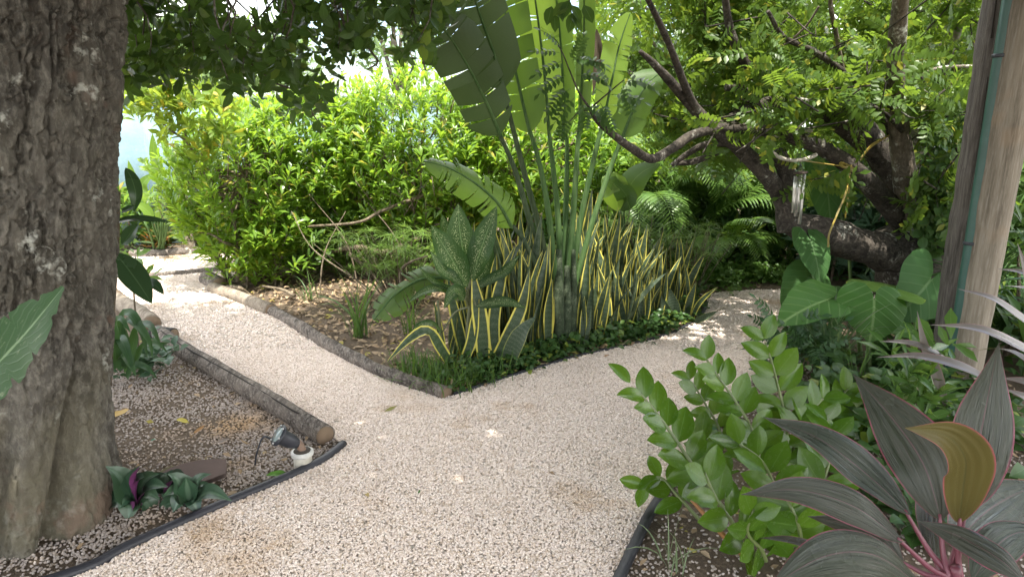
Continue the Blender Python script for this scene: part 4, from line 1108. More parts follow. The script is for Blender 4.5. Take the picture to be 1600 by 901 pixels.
limb('limb', [(1190, 166, 4.9), (1165, 175, 4.85), (1140, 190, 4.8), (1112, 200, 4.66)], [36, 30, 26, 14], rbk, 12, .25, 17)
limb('limb_stub', [(1182, 172, 4.9), (1172, 150, 4.85), (1155, 138, 4.8), (1134, 136, 4.78)], [28, 22, 18, 14], rbk, 12, .3, 18)
limb('branch', [(1186, 165, 4.9), (1180, 130, 4.9), (1160, 90, 4.85), (1142, 50, 4.8), (1132, -10, 4.7)], [24, 22, 20, 16, 13], rbk, 12, .22, 19)
limb('upright_stem', [(1440, 360, 4.9), (1420, 300, 4.85), (1408, 230, 4.8), (1400, 150, 4.75), (1402, 70, 4.65), (1408, -10, 4.5), (1412, -60, 4.45)], [64, 48, 38, 32, 31, 28, 26], rbl, 16, .16, 20, res=90)
limb('branch', [(1436, 380, 5.1), (1450, 310, 5.2), (1455, 240, 5.3), (1440, 170, 5.3), (1425, 110, 5.3)], [34, 30, 22, 14, 4], rbk, 12, .25, 21)
limb('branch', [(1400, 220, 4.9), (1370, 165, 4.9), (1330, 122, 4.85), (1275, 82, 4.75), (1225, 58, 4.65), (1200, 18, 4.5)], [16, 14, 13, 11, 10, 8], rbk, 10, .2, 22)
limb('branch', [(1318, 112, 4.85), (1308, 60, 4.8), (1298, 10, 4.7), (1300, -20, 4.65)], [7, 8, 8, 7], rbl, 8, .2, 23)
limb('branch', [(1410, 205, 4.7), (1380, 175, 4.65), (1345, 160, 4.6), (1318, 158, 4.55)], [9, 8, 7, 4], rbk, 8, .2, 24)
limb('branch', [(1408, 140, 4.7), (1440, 118, 4.7), (1470, 106, 4.7), (1536, 103, 4.7)], [6, 6, 6, 5], rbl, 8, .2, 25)
limb('branch', [(1240, 60, 4.6), (1262, 38, 4.55), (1280, 10, 4.5)], [4, 4, 4], rbl, 6, .2, 26)
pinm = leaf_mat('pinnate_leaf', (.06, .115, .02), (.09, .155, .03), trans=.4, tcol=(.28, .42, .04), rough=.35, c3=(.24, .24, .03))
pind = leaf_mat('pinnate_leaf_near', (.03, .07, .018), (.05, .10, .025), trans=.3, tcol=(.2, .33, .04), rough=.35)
def spray(seed, n=7, droop=.6):
    r = np.random.default_rng(seed)
    t = np.linspace(0, 1, 8); ang = -droop * t
    sp = np.stack([.04 * np.sin(t * 3 + seed), np.cumsum(np.cos(ang)) / 8, np.cumsum(np.sin(ang)) / 8], 1)
    pts, D, N_, s = [sp[-1]], [sp[-1] - sp[-2]], [[0, 0, 1]], [.22]
    for k in range(n):
        f = .18 + .8 * k / n; p = np.array([np.interp(f, t, sp[:, c]) for c in range(3)])
        for sd in (-1, 1):
            pts.append(p); D.append([sd, .35 + r.normal(0, .1), -.15 + r.normal(0, .12)]); N_.append([r.normal(0, .2), 0, 1]); s.append(.24 * (1.05 - .5 * abs(f - .5)) * r.uniform(.85, 1.1))
    pr = [leaf(1, .54, lambda t: np.interp(t, [0, .5, 1], [.3, 1, .12]), 2, 3, .15, .25)]
    return merge([joined(pr, mats(frames(np.array(D, float), np.array(N_, float)), np.array(s), np.array(pts))), tube(sp, [.008] * 8, 3, 8, cap=False)])
psp = [spray(k, n, d) for k, (n, d) in enumerate([(6, .5), (7, .8), (5, .3), (7, 1.1)])]
def region(n, x0, x1, y0, y1, Y0, Y1, seed, keep=None, thr=.42, fs=50):
    r = np.random.default_rng(seed)
    x, y, Y = r.uniform(x0, x1, n), r.uniform(y0, y1, n), r.uniform(Y0, Y1, n)
    m = fbm(np.stack([x / fs, y / fs, Y * 1.5], 1), 2) > thr
    if keep is not None: m &= keep(x, y)
    return np.array([P(a, b, c) for a, b, c in zip(x[m], y[m], Y[m])])
cs = [region(760, 950, 1570, -90, 190, 4.95, 5.6, 61, lambda x, y: (y < 205 - np.abs(x - 1150) * .16 + 30 * np.sin(x / 33))),
      region(160, 1010, 1200, 150, 250, 5.2, 6.6, 66), region(230, 1250, 1500, 90, 330, 5.4, 6.6, 62, thr=.46),
      region(90, 1450, 1505, 140, 350, 4.4, 4.7, 63, thr=.40, fs=25), region(36, 1190, 1350, 70, 200, 4.3, 4.6, 64, thr=.5, fs=25), region(75, 1120, 1420, 40, 210, 4.45, 4.9, 67, thr=.46, fs=30), region(16, 1225, 1330, 215, 300, 4.6, 4.75, 65, thr=.5, fs=22)]
oc = np.stack([R.uniform(1.0, 4.8, 4200), R.uniform(-1.5, 3.6, 4200), R.uniform(2.75, 4.4, 4200)], 1)  # unseen crown above the frame, filled in to shade the path
oc = oc[(fbm(oc * 1.2 + 90, 3) > .34) & ((oc[:, 2] - CAMH) / oc[:, 1] > .2)]
cen = np.vstack(cs + [oc])
cv_ = cen[:-len(oc)]
Ms = rosettes(cv_, unit(R.normal(0, .6, (len(cv_), 3)) + [0, -.1, .1]), 3, .17, .3, (.6, 1.5), .05, up=-.15)
scatter(rt, 'spray', 'foliage', psp, Ms, pinm, 280)
Mo = rosettes(oc, unit(R.normal(0, .6, (len(oc), 3))), 7, .1, .19, (.6, 1.5), .1)
obj('high_foliage', joined([leaf(1, .55, lambda t: .75 - .35 * t, 2, 2, 0, .3)], Mo), pinm, rt)['kind'] = 'stuff'
tw = []
for k in R.choice(len(cen) - len(oc), 260, False):
    a = cen[k]; tw.append(tube([a + R.normal(0, .16, 3), a + R.normal(0, .05, 3), a], [.006, .004, .002], 4, 6))
obj('twigs', merge(tw), rbk, rt)['kind'] = 'stuff'
# the dark near sprig hanging in front of the fan leaves
sg = thing('hanging_sprig', 'dark sprig of paired leaflets hanging in front of the fan leaves', 'sprig', P(922, 170, 4.0))
for h, w in (([(922, 170, 4.02), (905, 145, 3.9), (890, 110, 3.8), (880, 85, 3.75), (872, 70, 3.72)], 5), ([(922, 170, 4.02), (945, 150, 4.0), (975, 125, 4.0)], 4), ([(922, 172, 4.02), (905, 175, 3.95), (890, 190, 3.9)], 3)):
    limb('twig', h, [w, w * .8, w * .6, w * .5, w * .4][:len(h)], rbk, 6, .1, 3, sg)
fl_ = [(882, 82, 870, 62, 45), (885, 95, 925, 85, 50), (885, 95, 850, 105, 45), (895, 120, 935, 110, 48), (892, 115, 855, 130, 48), (900, 135, 865, 155, 52), (905, 148, 870, 180, 50), (910, 160, 945, 175, 45), (895, 180, 880, 205, 40), (935, 155, 955, 180, 46), (950, 145, 985, 150, 48), (965, 132, 1000, 120, 50), (955, 140, 945, 110, 45), (890, 105, 905, 60, 42), (880, 85, 845, 75, 40), (905, 150, 925, 200, 46), (975, 125, 990, 165, 46)]
qs = np.array([P(a, b, 3.85) for a, b, *_ in fl_]); qe = np.array([P(c, d, 3.8) for _, _, c, d, _ in fl_])
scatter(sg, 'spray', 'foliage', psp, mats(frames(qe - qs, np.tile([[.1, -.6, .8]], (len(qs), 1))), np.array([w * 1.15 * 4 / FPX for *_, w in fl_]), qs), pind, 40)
sg2 = thing('hanging_sprig', 'small dark leafy twig hanging from the top between the bright fan leaves', 'sprig', P(890, -20, 3.6))
limb('twig', [(893, -30, 3.6), (890, 5, 3.6), (895, 28, 3.6)], [3, 3, 2], limbm, 6, .1, 4, sg2)
qs = np.array([P(x, y, 3.6) for x, y in [(890, 0), (893, 8), (888, 4), (896, 20), (894, 24), (862, 10), (866, 22), (872, 6), (912, 8)]])
D = np.array([P(x, y, 3.55) for x, y in [(880, 24), (908, 28), (868, 20), (890, 45), (908, 42), (856, 34), (868, 44), (880, 26), (925, 30)]]) - qs
scatter(sg2, 'leaf', 'foliage', plf, mats(frames(D, np.tile([[.1, -.8, .4]], (9, 1))), np.linalg.norm(D, axis=1) * 1.15, qs), leafdark, 20)

# pale second tree behind the posts
pt = thing('pale_tree', 'slender pale grey tree leaning behind the posts', 'tree', P(1430, 430, 6.0) * [1, 1, 0])
limb('trunk', [(1400, 420, 5.9), (1420, 300, 5.8), (1440, 180, 5.7), (1468, 110, 5.6), (1488, 50, 5.5), (1508, -30, 5.4)], [36, 34, 32, 31, 29, 27], bark_mat('pale_bark', (.14, .125, .1), (.25, .225, .18), (.36, .33, .28), (.45, .45, .4), 1.0, stretch=(1, 1, .5), bump=.4), 14, .1, 30, pt, 60)
limb('branch', [(1462, 150, 5.6), (1500, 100, 5.5), (1530, 50, 5.4), (1552, -10, 5.3)], [13, 12, 11, 10], rbk, 10, .1, 31, pt)
cs_ = region(500, 1380, 1640, -60, 240, 5.8, 7.4, 71, thr=.44)
scatter(pt, 'spray', 'foliage', psp, rosettes(cs_, unit(R.normal(0, .6, (len(cs_), 3))), 3, .18, .32, (.6, 1.5), .05), pinm, 150)
# vine curtain of round leaves on the sprawling tree's stem
cv = thing('climbing_vine', 'green vine with roundish leaves hanging between the upright stem and the wooden post', 'vine', P(1470, 430, 4.6))
cs_ = np.vstack([region(230, 1450, 1515, 190, 380, 4.45, 4.7, 72, thr=.4, fs=20), region(40, 1440, 1480, 330, 400, 4.5, 4.7, 73, thr=.35, fs=20)])
limb('vine_stem', [(1440, 120, 4.6), (1470, 180, 4.6), (1498, 250, 4.6), (1480, 320, 4.6), (1460, 390, 4.6)], [4, 4, 4, 4, 4], rbk, 6, .2, 5, cv)
scatter(cv, 'leaf', 'foliage', [leaf(1, .75, oval, 4, 3, .15, .4), leaf(1, .7, oval, 4, 3, .2, .6)], rosettes(cs_, unit(R.normal(0, .5, (len(cs_), 3)) + [0, -.7, .3]), 3, .05, .09, (.5, 1.5), .03), leaf_mat('vine_leaf', (.05, .105, .035), (.075, .14, .045), trans=.3, tcol=(.2, .34, .05), rough=.3, rib=(.12, .2, .08)), 280)

# ------------------------------------------------------------------ hoop, wind chime, rope
hp = P(1245, 226, 4.55); hs = 1 / FPX * topix(hp)[2][0]
ring = [hp + np.array([math.cos(a) * 40 * hs, .10 * math.sin(a) * 1.0, math.sin(a) * 22 * hs + math.cos(a) * 6 * hs]) for a in np.linspace(-.35, 5.35, 24)]
tag(obj('wicker_hoop', tube(ring, 2.9 * hs, 8, 70, .25, 2), bark_mat('pale_cane', (.25, .22, .17), (.42, .39, .33), (.55, .52, .46), None, 4), origin=hp), 'pale twig hoop hanging on the tree above the wind chime', 'hoop')
wc = thing('wind_chime', 'metal wind chime of four silver tubes hanging from the sprawling tree', 'wind chime', P(1248, 268, 4.5))
alu = plain('aluminium', (.62, .61, .58), .32, .85, sc=60)
for k, (x0, y0, x1, y1) in enumerate([(1243, 275, 1239, 332), (1247, 277, 1243, 338), (1251, 274, 1246, 331), (1257, 272, 1249, 350)]):
    limb('chime_tube', [(x0, y0, 4.5 + .012 * (k % 2)), (x1, y1, 4.5 + .012 * (k % 2))], [6.6, 6.6], alu, 12, 0, 1, wc, 4)
    limb('cord', [(1251, 255, 4.5), (x0, y0, 4.5)], [.9, .9], bl, 4, 0, 1, wc, 3)
obj('top_disc', tube([P(1251, 271, 4.5), P(1251, 268.5, 4.5)], 11 * hs, 16, 3), plain('dark_wood', (.06, .04, .03), .7), wc)
limb('hanging_cord', [(1251, 268, 4.5), (1251, 240, 4.5), (1249, 205, 4.6)], [1, 1, 1], bl, 4, 0, 1, wc, 6)
rope_m = s = NT('yellow_rope')
wv = s.math('SINE', s.math('ADD', s.math('MULTIPLY', s.uv()[1], 520.0), s.math('MULTIPLY', s.uv()[0], 12.6)))
s.lk(s.mix(s.rng(wv, -.5, .5), (.2, .15, .03), s.mix(s.rng(s.noise(8, 3), .4, .6), (.52, .38, .06), (.4, .34, .16))), s.b.inputs['Base Color']); s.b.inputs['Roughness'].default_value = .8
s.bump(wv, .6, .004); rope_m = s.m
rp = thing('yellow_rope', 'frayed yellow rope tied round the limbs of the sprawling tree', 'rope', P(1325, 262, 4.6))
for pts, w in [([(1330, 258, 4.62), (1322, 300, 4.5), (1308, 335, 4.45), (1296, 365, 4.42), (1294, 385, 4.45)], 3.6), ([(1328, 262, 4.62), (1326, 300, 4.62), (1321, 340, 4.6)], 3.2),
               ([(1344, 250, 4.72), (1358, 232, 4.7), (1375, 220, 4.75), (1390, 211, 4.8)], 3.6), ([(1346, 246, 4.7), (1362, 226, 4.7), (1388, 213, 4.78)], 2.8),
               ([(1180, 230, 4.55), (1225, 246, 4.52), (1270, 253, 4.55), (1312, 259, 4.6)], 2.4)]:
    limb('strand', pts, [w] * len(pts), rope_m, 7, .25, 4, rp, 40)
for k in range(5):
    a = P(1318 + k * 3, 258, 4.6)
    kn = [a + np.array([math.cos(t) * .02, math.sin(t) * .03, math.sin(t * 1.0) * .014 - .006 * k]) for t in np.linspace(0, 6.2, 12)]
    obj('knot_turn', tube(kn, 1.7 * hs, 6, 24, .2, k), rope_m, rp)

# ------------------------------------------------------------------ wooden posts and green pipe
wd = bark_mat('grey_timber', (.055, .047, .042), (.13, .115, .10), (.22, .2, .175), (.06, .05, .045), .9, stretch=(5, 5, .25), bump=.6, lich=(.6, .72))
wp = bark_mat('pale_timber', (.13, .108, .08), (.24, .205, .158), (.32, .285, .235), (.16, .11, .08), .8, stretch=(4, 4, .3), bump=.35, red=(.3, .2, .12), lich=(.66, .72))
def post(name, label, mat, pts, w, Y, n, seed, rough, dark=None):
    t = thing('wooden_post', label, 'post', P(*pts[0], Y) * [1, 1, 0], 'wooden posts beside the green pipe')
    b = P(*pts[0], Y); e = P(*pts[-1], Y)
    foot = b + (b - e) * (b[2] + .05) / (e[2] - b[2])
    top_ = e + unit(e - b) * .8
    dep = topix(np.array([foot, b, e, top_]))[2]
    obj('shaft', tube([foot, b, (b + e) / 2, e, top_], [w[0] / 2 * dep[1] / FPX, w[0] / 2 * dep[1] / FPX, (w[0] + w[1]) / 4 * (dep[1] + dep[2]) / 2 / FPX, w[1] / 2 * dep[2] / FPX, w[1] / 2 * dep[2] / FPX], n, 120, rough, seed, rfreq=8), mat, t)
    return t, foot, top_
t1, f1, e1 = post('wooden_post', 'dark grey weathered post on the far side of the green pipe', wd, [(1487, 552), (1518, 300), (1570, 0)], (56, 60), 3.65, 24, 3, .10)
t2, f2, e2 = post('wooden_post', 'pale round peeled post in front of the green pipe', wp, [(1510, 552), (1554, 300), (1606, 0)], (50, 66), 3.42, 28, 4, .05)
for pts, w in [([(1487, 500), (1500, 400), (1518, 280)], 2), ([(1540, 60), (1548, 0)], 2.5), ([(1512, 300), (1535, 120)], 1.6)]:
    g = [P(x + 9, y, 3.56) for x, y in pts]
    obj('crack', tube(np.array(g), w / 2 * 3.6 / FPX, 5, 40, .5), bpy.data.materials['dark_split'], t1)
gp_ = thing('green_pipe', 'dark green plastic pipe running up between the two wooden posts', 'pipe', P(1488, 552, 3.45) * [1, 1, 0])
b_, e_ = P(1489, 560, 3.42), P(1577, 0, 3.42)
obj('pipe_run', tube([b_ + (b_ - e_) * (b_[2] + .03) / (e_[2] - b_[2]), b_, (b_ + e_) / 2, e_, e_ + (e_ - b_) * .5], [9.5 * 3.4 / FPX] * 5, 16, 40), plain('green_plastic', (.035, .095, .075), .4, sc=12, var=.35), gp_)
for f in (.35, .86):
    c0 = b_ + (e_ - b_) * f; d = unit(e_ - b_)
    obj('clip', tube([c0 - d * .008, c0 + d * .008], 11.5 * 3.4 / FPX, 16, 4), bl, gp_)

# ------------------------------------------------------------------ lily with giant arrow leaves
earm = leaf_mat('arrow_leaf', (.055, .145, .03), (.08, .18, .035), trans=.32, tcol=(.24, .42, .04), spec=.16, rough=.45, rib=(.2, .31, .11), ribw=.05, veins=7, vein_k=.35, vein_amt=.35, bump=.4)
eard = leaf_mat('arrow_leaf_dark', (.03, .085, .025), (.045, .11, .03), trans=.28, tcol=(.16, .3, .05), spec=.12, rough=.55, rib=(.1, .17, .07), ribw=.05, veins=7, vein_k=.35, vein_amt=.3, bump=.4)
eare = leaf_mat('arrow_leaf_edge', (.09, .19, .035), (.12, .22, .04), trans=.4, tcol=(.33, .48, .05), rough=.38, rib=(.2, .31, .11), ribw=.05, veins=7, vein_k=.35, vein_amt=.3, edge=(.4, .42, .04), edgew=.05)
stk = plain('green_stalk', (.13, .21, .06), .4, sc=8, var=.4)
ear = thing('elephant_ear', 'elephant ear plant with giant arrow shaped leaves beside the wooden posts', 'plant', G(1372, 590))
EARS = [  # attach px, tip px, length px, width factor, normal, base px, mat, cup
    ((1366, 472, 3.9), (1366, 504, 3.83), 62, 1.6, (0, -.8, .6), (1372, 600), earm, .10),
    ((1288, 470, 3.95), (1196, 500, 3.7), 96, .85, (-.25, -.55, .8), (1340, 600), earm, .30),
    ((1385, 447, 4.1), (1385, 425, 4.5), 84, 1.25, (.05, -.2, .98), (1384, 590), eare, .05),
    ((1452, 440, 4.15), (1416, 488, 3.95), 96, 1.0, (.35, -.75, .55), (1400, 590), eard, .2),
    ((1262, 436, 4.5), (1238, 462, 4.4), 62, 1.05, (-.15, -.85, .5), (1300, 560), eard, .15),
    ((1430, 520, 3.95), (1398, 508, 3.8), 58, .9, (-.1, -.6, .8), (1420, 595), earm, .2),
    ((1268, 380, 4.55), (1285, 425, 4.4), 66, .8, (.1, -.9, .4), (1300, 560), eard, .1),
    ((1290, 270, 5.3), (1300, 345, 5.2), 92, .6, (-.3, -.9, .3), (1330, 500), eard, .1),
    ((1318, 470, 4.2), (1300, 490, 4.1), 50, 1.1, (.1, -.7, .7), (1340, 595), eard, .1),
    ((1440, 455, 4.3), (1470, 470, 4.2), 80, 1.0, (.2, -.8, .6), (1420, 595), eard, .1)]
for k, (a, tp, L_, wd_, nn_, bs, mm, cup) in enumerate(EARS):
    A_, T_ = P(*a), P(*tp); b = G(*bs) if k < 7 else P(*bs, a[2]) * [1, 1, 0]
    b[1] = b[1] * .4 + a[2] * .6 if k < 7 else b[1]
    lf = thing('leaf', None, None, b); lf.parent = ear; lf.location = Vector(b) - Vector(LOC[ear.name])
    obj('blade', heart(A_, T_ - A_, np.array(nn_, float), L_ * topix(A_)[2][0] / FPX, wd_, cup, .25, k, 8, 48), mm, lf)
    m1 = (A_ + b) / 2 + np.array([(b[0] - A_[0]) * .18, .03, .06])
    obj('stalk', tube([b, m1, A_ + [0, .012, -.004]], [.016, .011, .006], 10, 24, .04), stk, lf)

# ------------------------------------------------------------------ waxy plant (pairs of thick leaflets on arching stalks)
zzm = leaf_mat('waxy_leaflet', (.045, .112, .010), (.082, .165, .015), trans=.27, tcol=(.26, .42, .035), rough=.22, rib=(.11, .2, .05), ribw=.04, bump=.15, spec=.38)
zzs = plain('waxy_stalk', (.16, .2, .07), .35, sc=10, var=.4)
pzz = [leaf(1, .60, oval, 7, 5, .22, .3, .1), leaf(1, .54, oval, 7, 5, .28, .5, -.15), leaf(1, .62, oval, 7, 5, .12, -.15, .0)]
mzz = [mk('leaflet', g, zzm) for g in pzz]
zz = thing('waxy_plant', 'glossy waxy plant with paired thick leaflets at the edge of the path', 'plant', P(1185, 890, 2.3) * [1, 1, 0])
zzb = LOC[zz.name]
ZZ = [  # rachis (px, py, Y) from the base up, where the leaflets start, leaflet px, normal
    ([(1178, 893, 2.2), (1142, 812, 2.3), (1097, 749, 2.38), (1058, 690, 2.45), (1022, 640, 2.5), (985, 598, 2.53)], .36, 46, (.35, -.65, .65)),
    ([(1195, 880, 2.3), (1190, 760, 2.5), (1178, 680, 2.62), (1150, 628, 2.7), (1122, 588, 2.74), (1098, 552, 2.78)], .42, 40, (.2, -.75, .6)),
    ([(1205, 880, 2.35), (1228, 740, 2.6), (1228, 660, 2.75), (1218, 612, 2.8), (1206, 565, 2.83), (1192, 524, 2.85)], .42, 44, (-.2, -.85, .4)),
    ([(1185, 880, 2.5), (1150, 760, 2.8), (1126, 675, 2.95), (1103, 632, 3.0), (1076, 588, 3.05)], .55, 34, (.1, -.85, .5)),
    ([(1180, 892, 2.2), (1120, 840, 2.3), (1060, 775, 2.38), (1030, 745, 2.42), (1002, 760, 2.42)], .62, 38, (-.1, -.6, .8)),
    ([(1195, 890, 2.15), (1170, 850, 2.1), (1142, 812, 2.1), (1118, 776, 2.12), (1098, 730, 2.15)], .3, 50, (.3, -.7, .6)),
    ([(1215, 880, 2.4), (1236, 760, 2.6), (1242, 690, 2.7), (1262, 650, 2.75), (1292, 616, 2.8)], .5, 40, (.1, -.8, .5)),
    ([(1210, 890, 2.15), (1215, 830, 2.15), (1212, 770, 2.2), (1190, 720, 2.3), (1150, 690, 2.4)], .25, 50, (0, -.75, .6)),
    ([(1230, 890, 2.2), (1262, 820, 2.2), (1290, 740, 2.3), (1300, 690, 2.4), (1290, 650, 2.5)], .3, 46, (-.1, -.8, .5)),
    ([(1220, 890, 2.1), (1250, 850, 2.05), (1240, 800, 2.05), (1215, 765, 2.1)], .2, 52, (-.2, -.8, .5)),
    ([(1240, 880, 2.5), (1300, 760, 2.8), (1340, 690, 2.95), (1370, 640, 3.05)], .4, 42, (0, -.8, .5)),
    ([(1250, 880, 2.6), (1330, 740, 2.9), (1400, 680, 3.0), (1440, 650, 3.1)], .4, 42, (0, -.7, .7)),
    ([(1200, 890, 2.12), (1190, 860, 2.05), (1168, 830, 2.0), (1180, 790, 2.0)], .25, 46, (.1, -.8, .5)),
    ([(1240, 870, 2.5), (1270, 700, 2.85), (1300, 640, 3.0), (1330, 600, 3.05)], .5, 36, (0, -.8, .5)),
    ([(1180, 890, 2.4), (1130, 790, 2.6), (1110, 720, 2.7), (1090, 680, 2.75)], .4, 44, (.3, -.7, .6))]
def pinnate(root, name, rac, start, lp, nrm, meshes, seed, smat, name2, step=.62):
    r = np.random.default_rng(seed)
    sp = crv([P(*q) for q in rac], 60); base_ = LOC[root.name]
    fr = obj(name, tube(sp[::3], np.linspace(.011, .0045, 20), 8, 40, .08, seed), smat, root)
    dep = topix(sp)[2].mean(); L_ = lp * 1.42 * dep / FPX
    T = unit(np.gradient(sp, axis=0)); N_ = unit(nrm)
    ln = np.concatenate([[0], np.cumsum(np.linalg.norm(np.diff(sp, axis=0), axis=1))])
    s = start * ln[-1]; k = 0
    while s <= ln[-1] + 1e-6:
        i = int(np.clip(np.searchsorted(ln, s), 0, 59)); f = (s / ln[-1] - start) / (1 - start)
        for sd in (-1, 1) if f < .97 else (0,):
            n_ = unit(N_ - T[i] * np.dot(N_, T[i])); sv = np.cross(T[i], n_)
            D = sv * sd * (1.0 - .3 * f) + T[i] * (.42 + .5 * f) + n_ * (.22 + r.normal(0, .08)) if sd else T[i]
            nn_ = n_ * .95 - sv * sd * .4 + r.normal(0, .09, 3)
            M = mats(frames(D[None], nn_[None]), L_ * r.uniform(.85, 1.1) * (1.05 - .3 * f), sp[i][None])[0]
            o = bpy.data.objects.new(name2, meshes[r.integers(len(meshes))]); C.objects.link(o); o.parent = fr
            o.matrix_local = Matrix.Translation(-Vector(base_)) @ Matrix(M.tolist())
        s += L_ * step * .5; k += 1
    return fr
for k, (rac, st_, lp, nn_) in enumerate(ZZ):
    pinnate(zz, 'frond', rac, st_, lp, nn_, mzz, 300 + k, zzs, 'leaflet', .92)
obj('woody_stalk', tube([P(1196, 905, 2.1), P(1160, 868, 2.12), P(1118, 822, 2.16), P(1080, 780, 2.22)], [.011, .011, .009, .006], 10, 30, .1), plain('brown_stalk', (.32, .15, .05), .5, sc=10), zz)

# shiny bush with light stem between the waxy plant and the posts
cb = thing('glossy_bush', 'small glossy bush with a pale stem at the foot of the posts', 'bush', P(1435, 660, 3.0) * [1, 1, 0])
obj('stem', tube([P(1432, 720, 3.0) - [0, 0, .1], P(1433, 660, 3.0), P(1438, 585, 3.0)], [.016, .014, .01], 8, 20, .1), plain('pale_stem', (.36, .33, .2), .6, sc=12), cb)
qs = np.array([P(1438 + R.normal(0, 26), 625 + R.normal(0, 34), 3.0 + R.normal(0, .12)) for _ in range(30)])
scatter(cb, 'leaf', 'foliage', psh, rosettes(qs, unit(R.normal(0, .35, (30, 3)) + [0, -.2, .8]), 6, .10, .17, (.5, 1.3), .03), leaf_mat('glossy_bush_leaf', (.06, .13, .03), (.085, .165, .04), trans=.28, tcol=(.24, .38, .05), rough=.22, rib=(.17, .25, .1)), 180)

# ------------------------------------------------------------------ purple cordylines
crm = leaf_mat('purple_leaf', (.042, .058, .038), (.058, .06, .044), trans=.12, tcol=(.2, .12, .08), rough=.22, rib=(.13, .07, .075), ribw=.03, veins=0, edge=(.28, .06, .10), edgew=.04, edge_noise=.05, back=(.13, .115, .04), bump=.2, spec=.42)
def streak(m):                                     # sheen streaks and dark folds of the cordyline, painted into its colour
    nt = m.node_tree; s = NT.__new__(NT); s.m = m; s.t = nt; s.n = nt.nodes; s.l = nt.links; s.b = s.n['Principled BSDF']; s.out = s.n['Material Output']
    src = s.b.inputs['Base Color'].links[0].from_socket
    st = s.noise(7, 4, vec=s.coord('UV'), stretch=(5, .5, 1), rough=.6)
    c = s.mix(s.rng(st, .36, .46, .75, 0), src, (.016, .026, .016))
    c = s.mix(s.rng(st, .56, .68, 0, .5), c, (.10, .082, .08))
    s.lk(c, s.b.inputs['Base Color']); s.bump(st, .6, .012)
    return m
streak(crm)
cro = leaf_mat('olive_leaf_back', (.085, .072, .022), (.105, .086, .024), trans=.22, tcol=(.3, .2, .05), rough=.4, rib=(.06, .07, .03), ribw=.03, edge=(.33, .08, .1), edgew=.05, veins=40, vein_k=-.9, vein_amt=.15)
pnk = plain('pink_stalk', (.19, .055, .075), .45, sc=9, var=.4)
co = thing('purple_cordyline', 'broad leaved purple cordyline with pink leaf edges close to the camera', 'plant', P(1500, 960, 1.5) * [1, 1, 0])
heart_ = (1492, 905, 1.52)
CO = [  # midrib pixels base > tip, width px, facing, mat, fold
    ([(1471, 812, 1.58), (1442, 723, 1.66), (1392, 650, 1.76), (1333, 584, 1.88)], 92, (-.35, -.8, .5), crm, .15, .0),
    ([(1421, 803, 1.6), (1356, 742, 1.68), (1278, 684, 1.74), (1192, 651, 1.82)], 66, (.2, -.7, .8), crm, .22, .1),
    ([(1410, 846, 1.52), (1336, 792, 1.56), (1247, 765, 1.58), (1158, 772, 1.58)], 62, (.1, -.62, .85), crm, .22, .3),
    ([(1450, 925, 1.42), (1370, 868, 1.38), (1290, 868, 1.33), (1205, 915, 1.28)], 88, (0, -.6, .85), crm, .12, .4),
    ([(1600, 906, 1.3), (1560, 872, 1.34), (1500, 838, 1.4), (1431, 812, 1.46)], 56, (.25, -.7, .75), crm, .1, .2),
    ([(1508, 800, 1.66), (1522, 730, 1.7), (1540, 640, 1.76), (1561, 536, 1.82)], 92, (-.18, -.95, .1), crm, .12, .0),
    ([(1499, 816, 1.55), (1506, 760, 1.52), (1508, 715, 1.5), (1478, 680, 1.46), (1414, 668, 1.42)], 80, (.1, .95, -.25), cro, -.25, .0),
    ([(1490, 850, 1.6), (1540, 800, 1.75), (1590, 770, 1.9), (1640, 755, 2.0)], 86, (-.1, -.6, .8), crm, .15, .2),
    ([(1412, 882, 1.55), (1380, 840, 1.6), (1330, 820, 1.64), (1262, 806, 1.68)], 42, (.2, -.8, .6), crm, .2, .3),
    ([(1300, 860, 1.55), (1262, 850, 1.58), (1225, 842, 1.6), (1186, 840, 1.62)], 15, (.1, -.5, .85), crm, .4, .1),
    ([(1520, 905, 1.45), (1560, 850, 1.5), (1600, 830, 1.55), (1660, 840, 1.55)], 60, (-.1, -.5, .85), crm, .15, .3),
    ([(1460, 880, 1.6), (1450, 800, 1.8), (1470, 740, 1.95), (1500, 690, 2.05)], 60, (0, -.9, .3), crm, .15, .1)]
for k, (pts, w, fc, mm, fold, dr) in enumerate(CO):
    b = P(*pts[0])
    lf = thing('leaf', None, None, b); lf.parent = co; lf.location = Vector(b) - Vector(LOC[co.name])
    g_, sp = pleaf(pts, w, lance if k != 3 else oval, 30, facing=np.array(fc, float), fold=fold, cols=12, droop=dr, wav=.04, seed=k, pleat=.035)
    obj('blade', g_, mm, lf)
    h_ = P(heart_[0] + (k * 7) % 23 - 11, heart_[1] + (k * 5) % 13, heart_[2])
    if k not in (4, 9, 10):
        obj('stalk', tube([h_ - [0, 0, .12], h_, (h_ + sp[0]) / 2 + [0, .004, -.01], sp[1]], [.009, .009, .007, .004], 8, 20), pnk, lf)
obj('stem', tube([P(1500, 1000, 1.5) * [1, 1, 0], P(1496, 930, 1.52), P(heart_[0], heart_[1] - 20, heart_[2])], [.016, .015, .013], 10, 14, .1), pnk, co)
cp = leaf_mat('greyish_purple_leaf', (.13, .115, .105), (.17, .15, .135), trans=.15, tcol=(.25, .2, .1), rough=.32, rib=(.2, .13, .13), ribw=.05, edge=(.28, .14, .15), edgew=.08, back=(.2, .17, .05), spec=.55)
c2 = thing('purple_cordyline', 'narrow leaved greyish cordyline reaching in front of the posts', 'plant', P(1660, 720, 2.3) * [1, 1, 0])
obj('stem', tube([P(1660, 800, 2.3) * [1, 1, 0], P(1660, 700, 2.3), P(1655, 600, 2.3)], [.02, .018, .014], 8, 14, .1), pnk, c2)
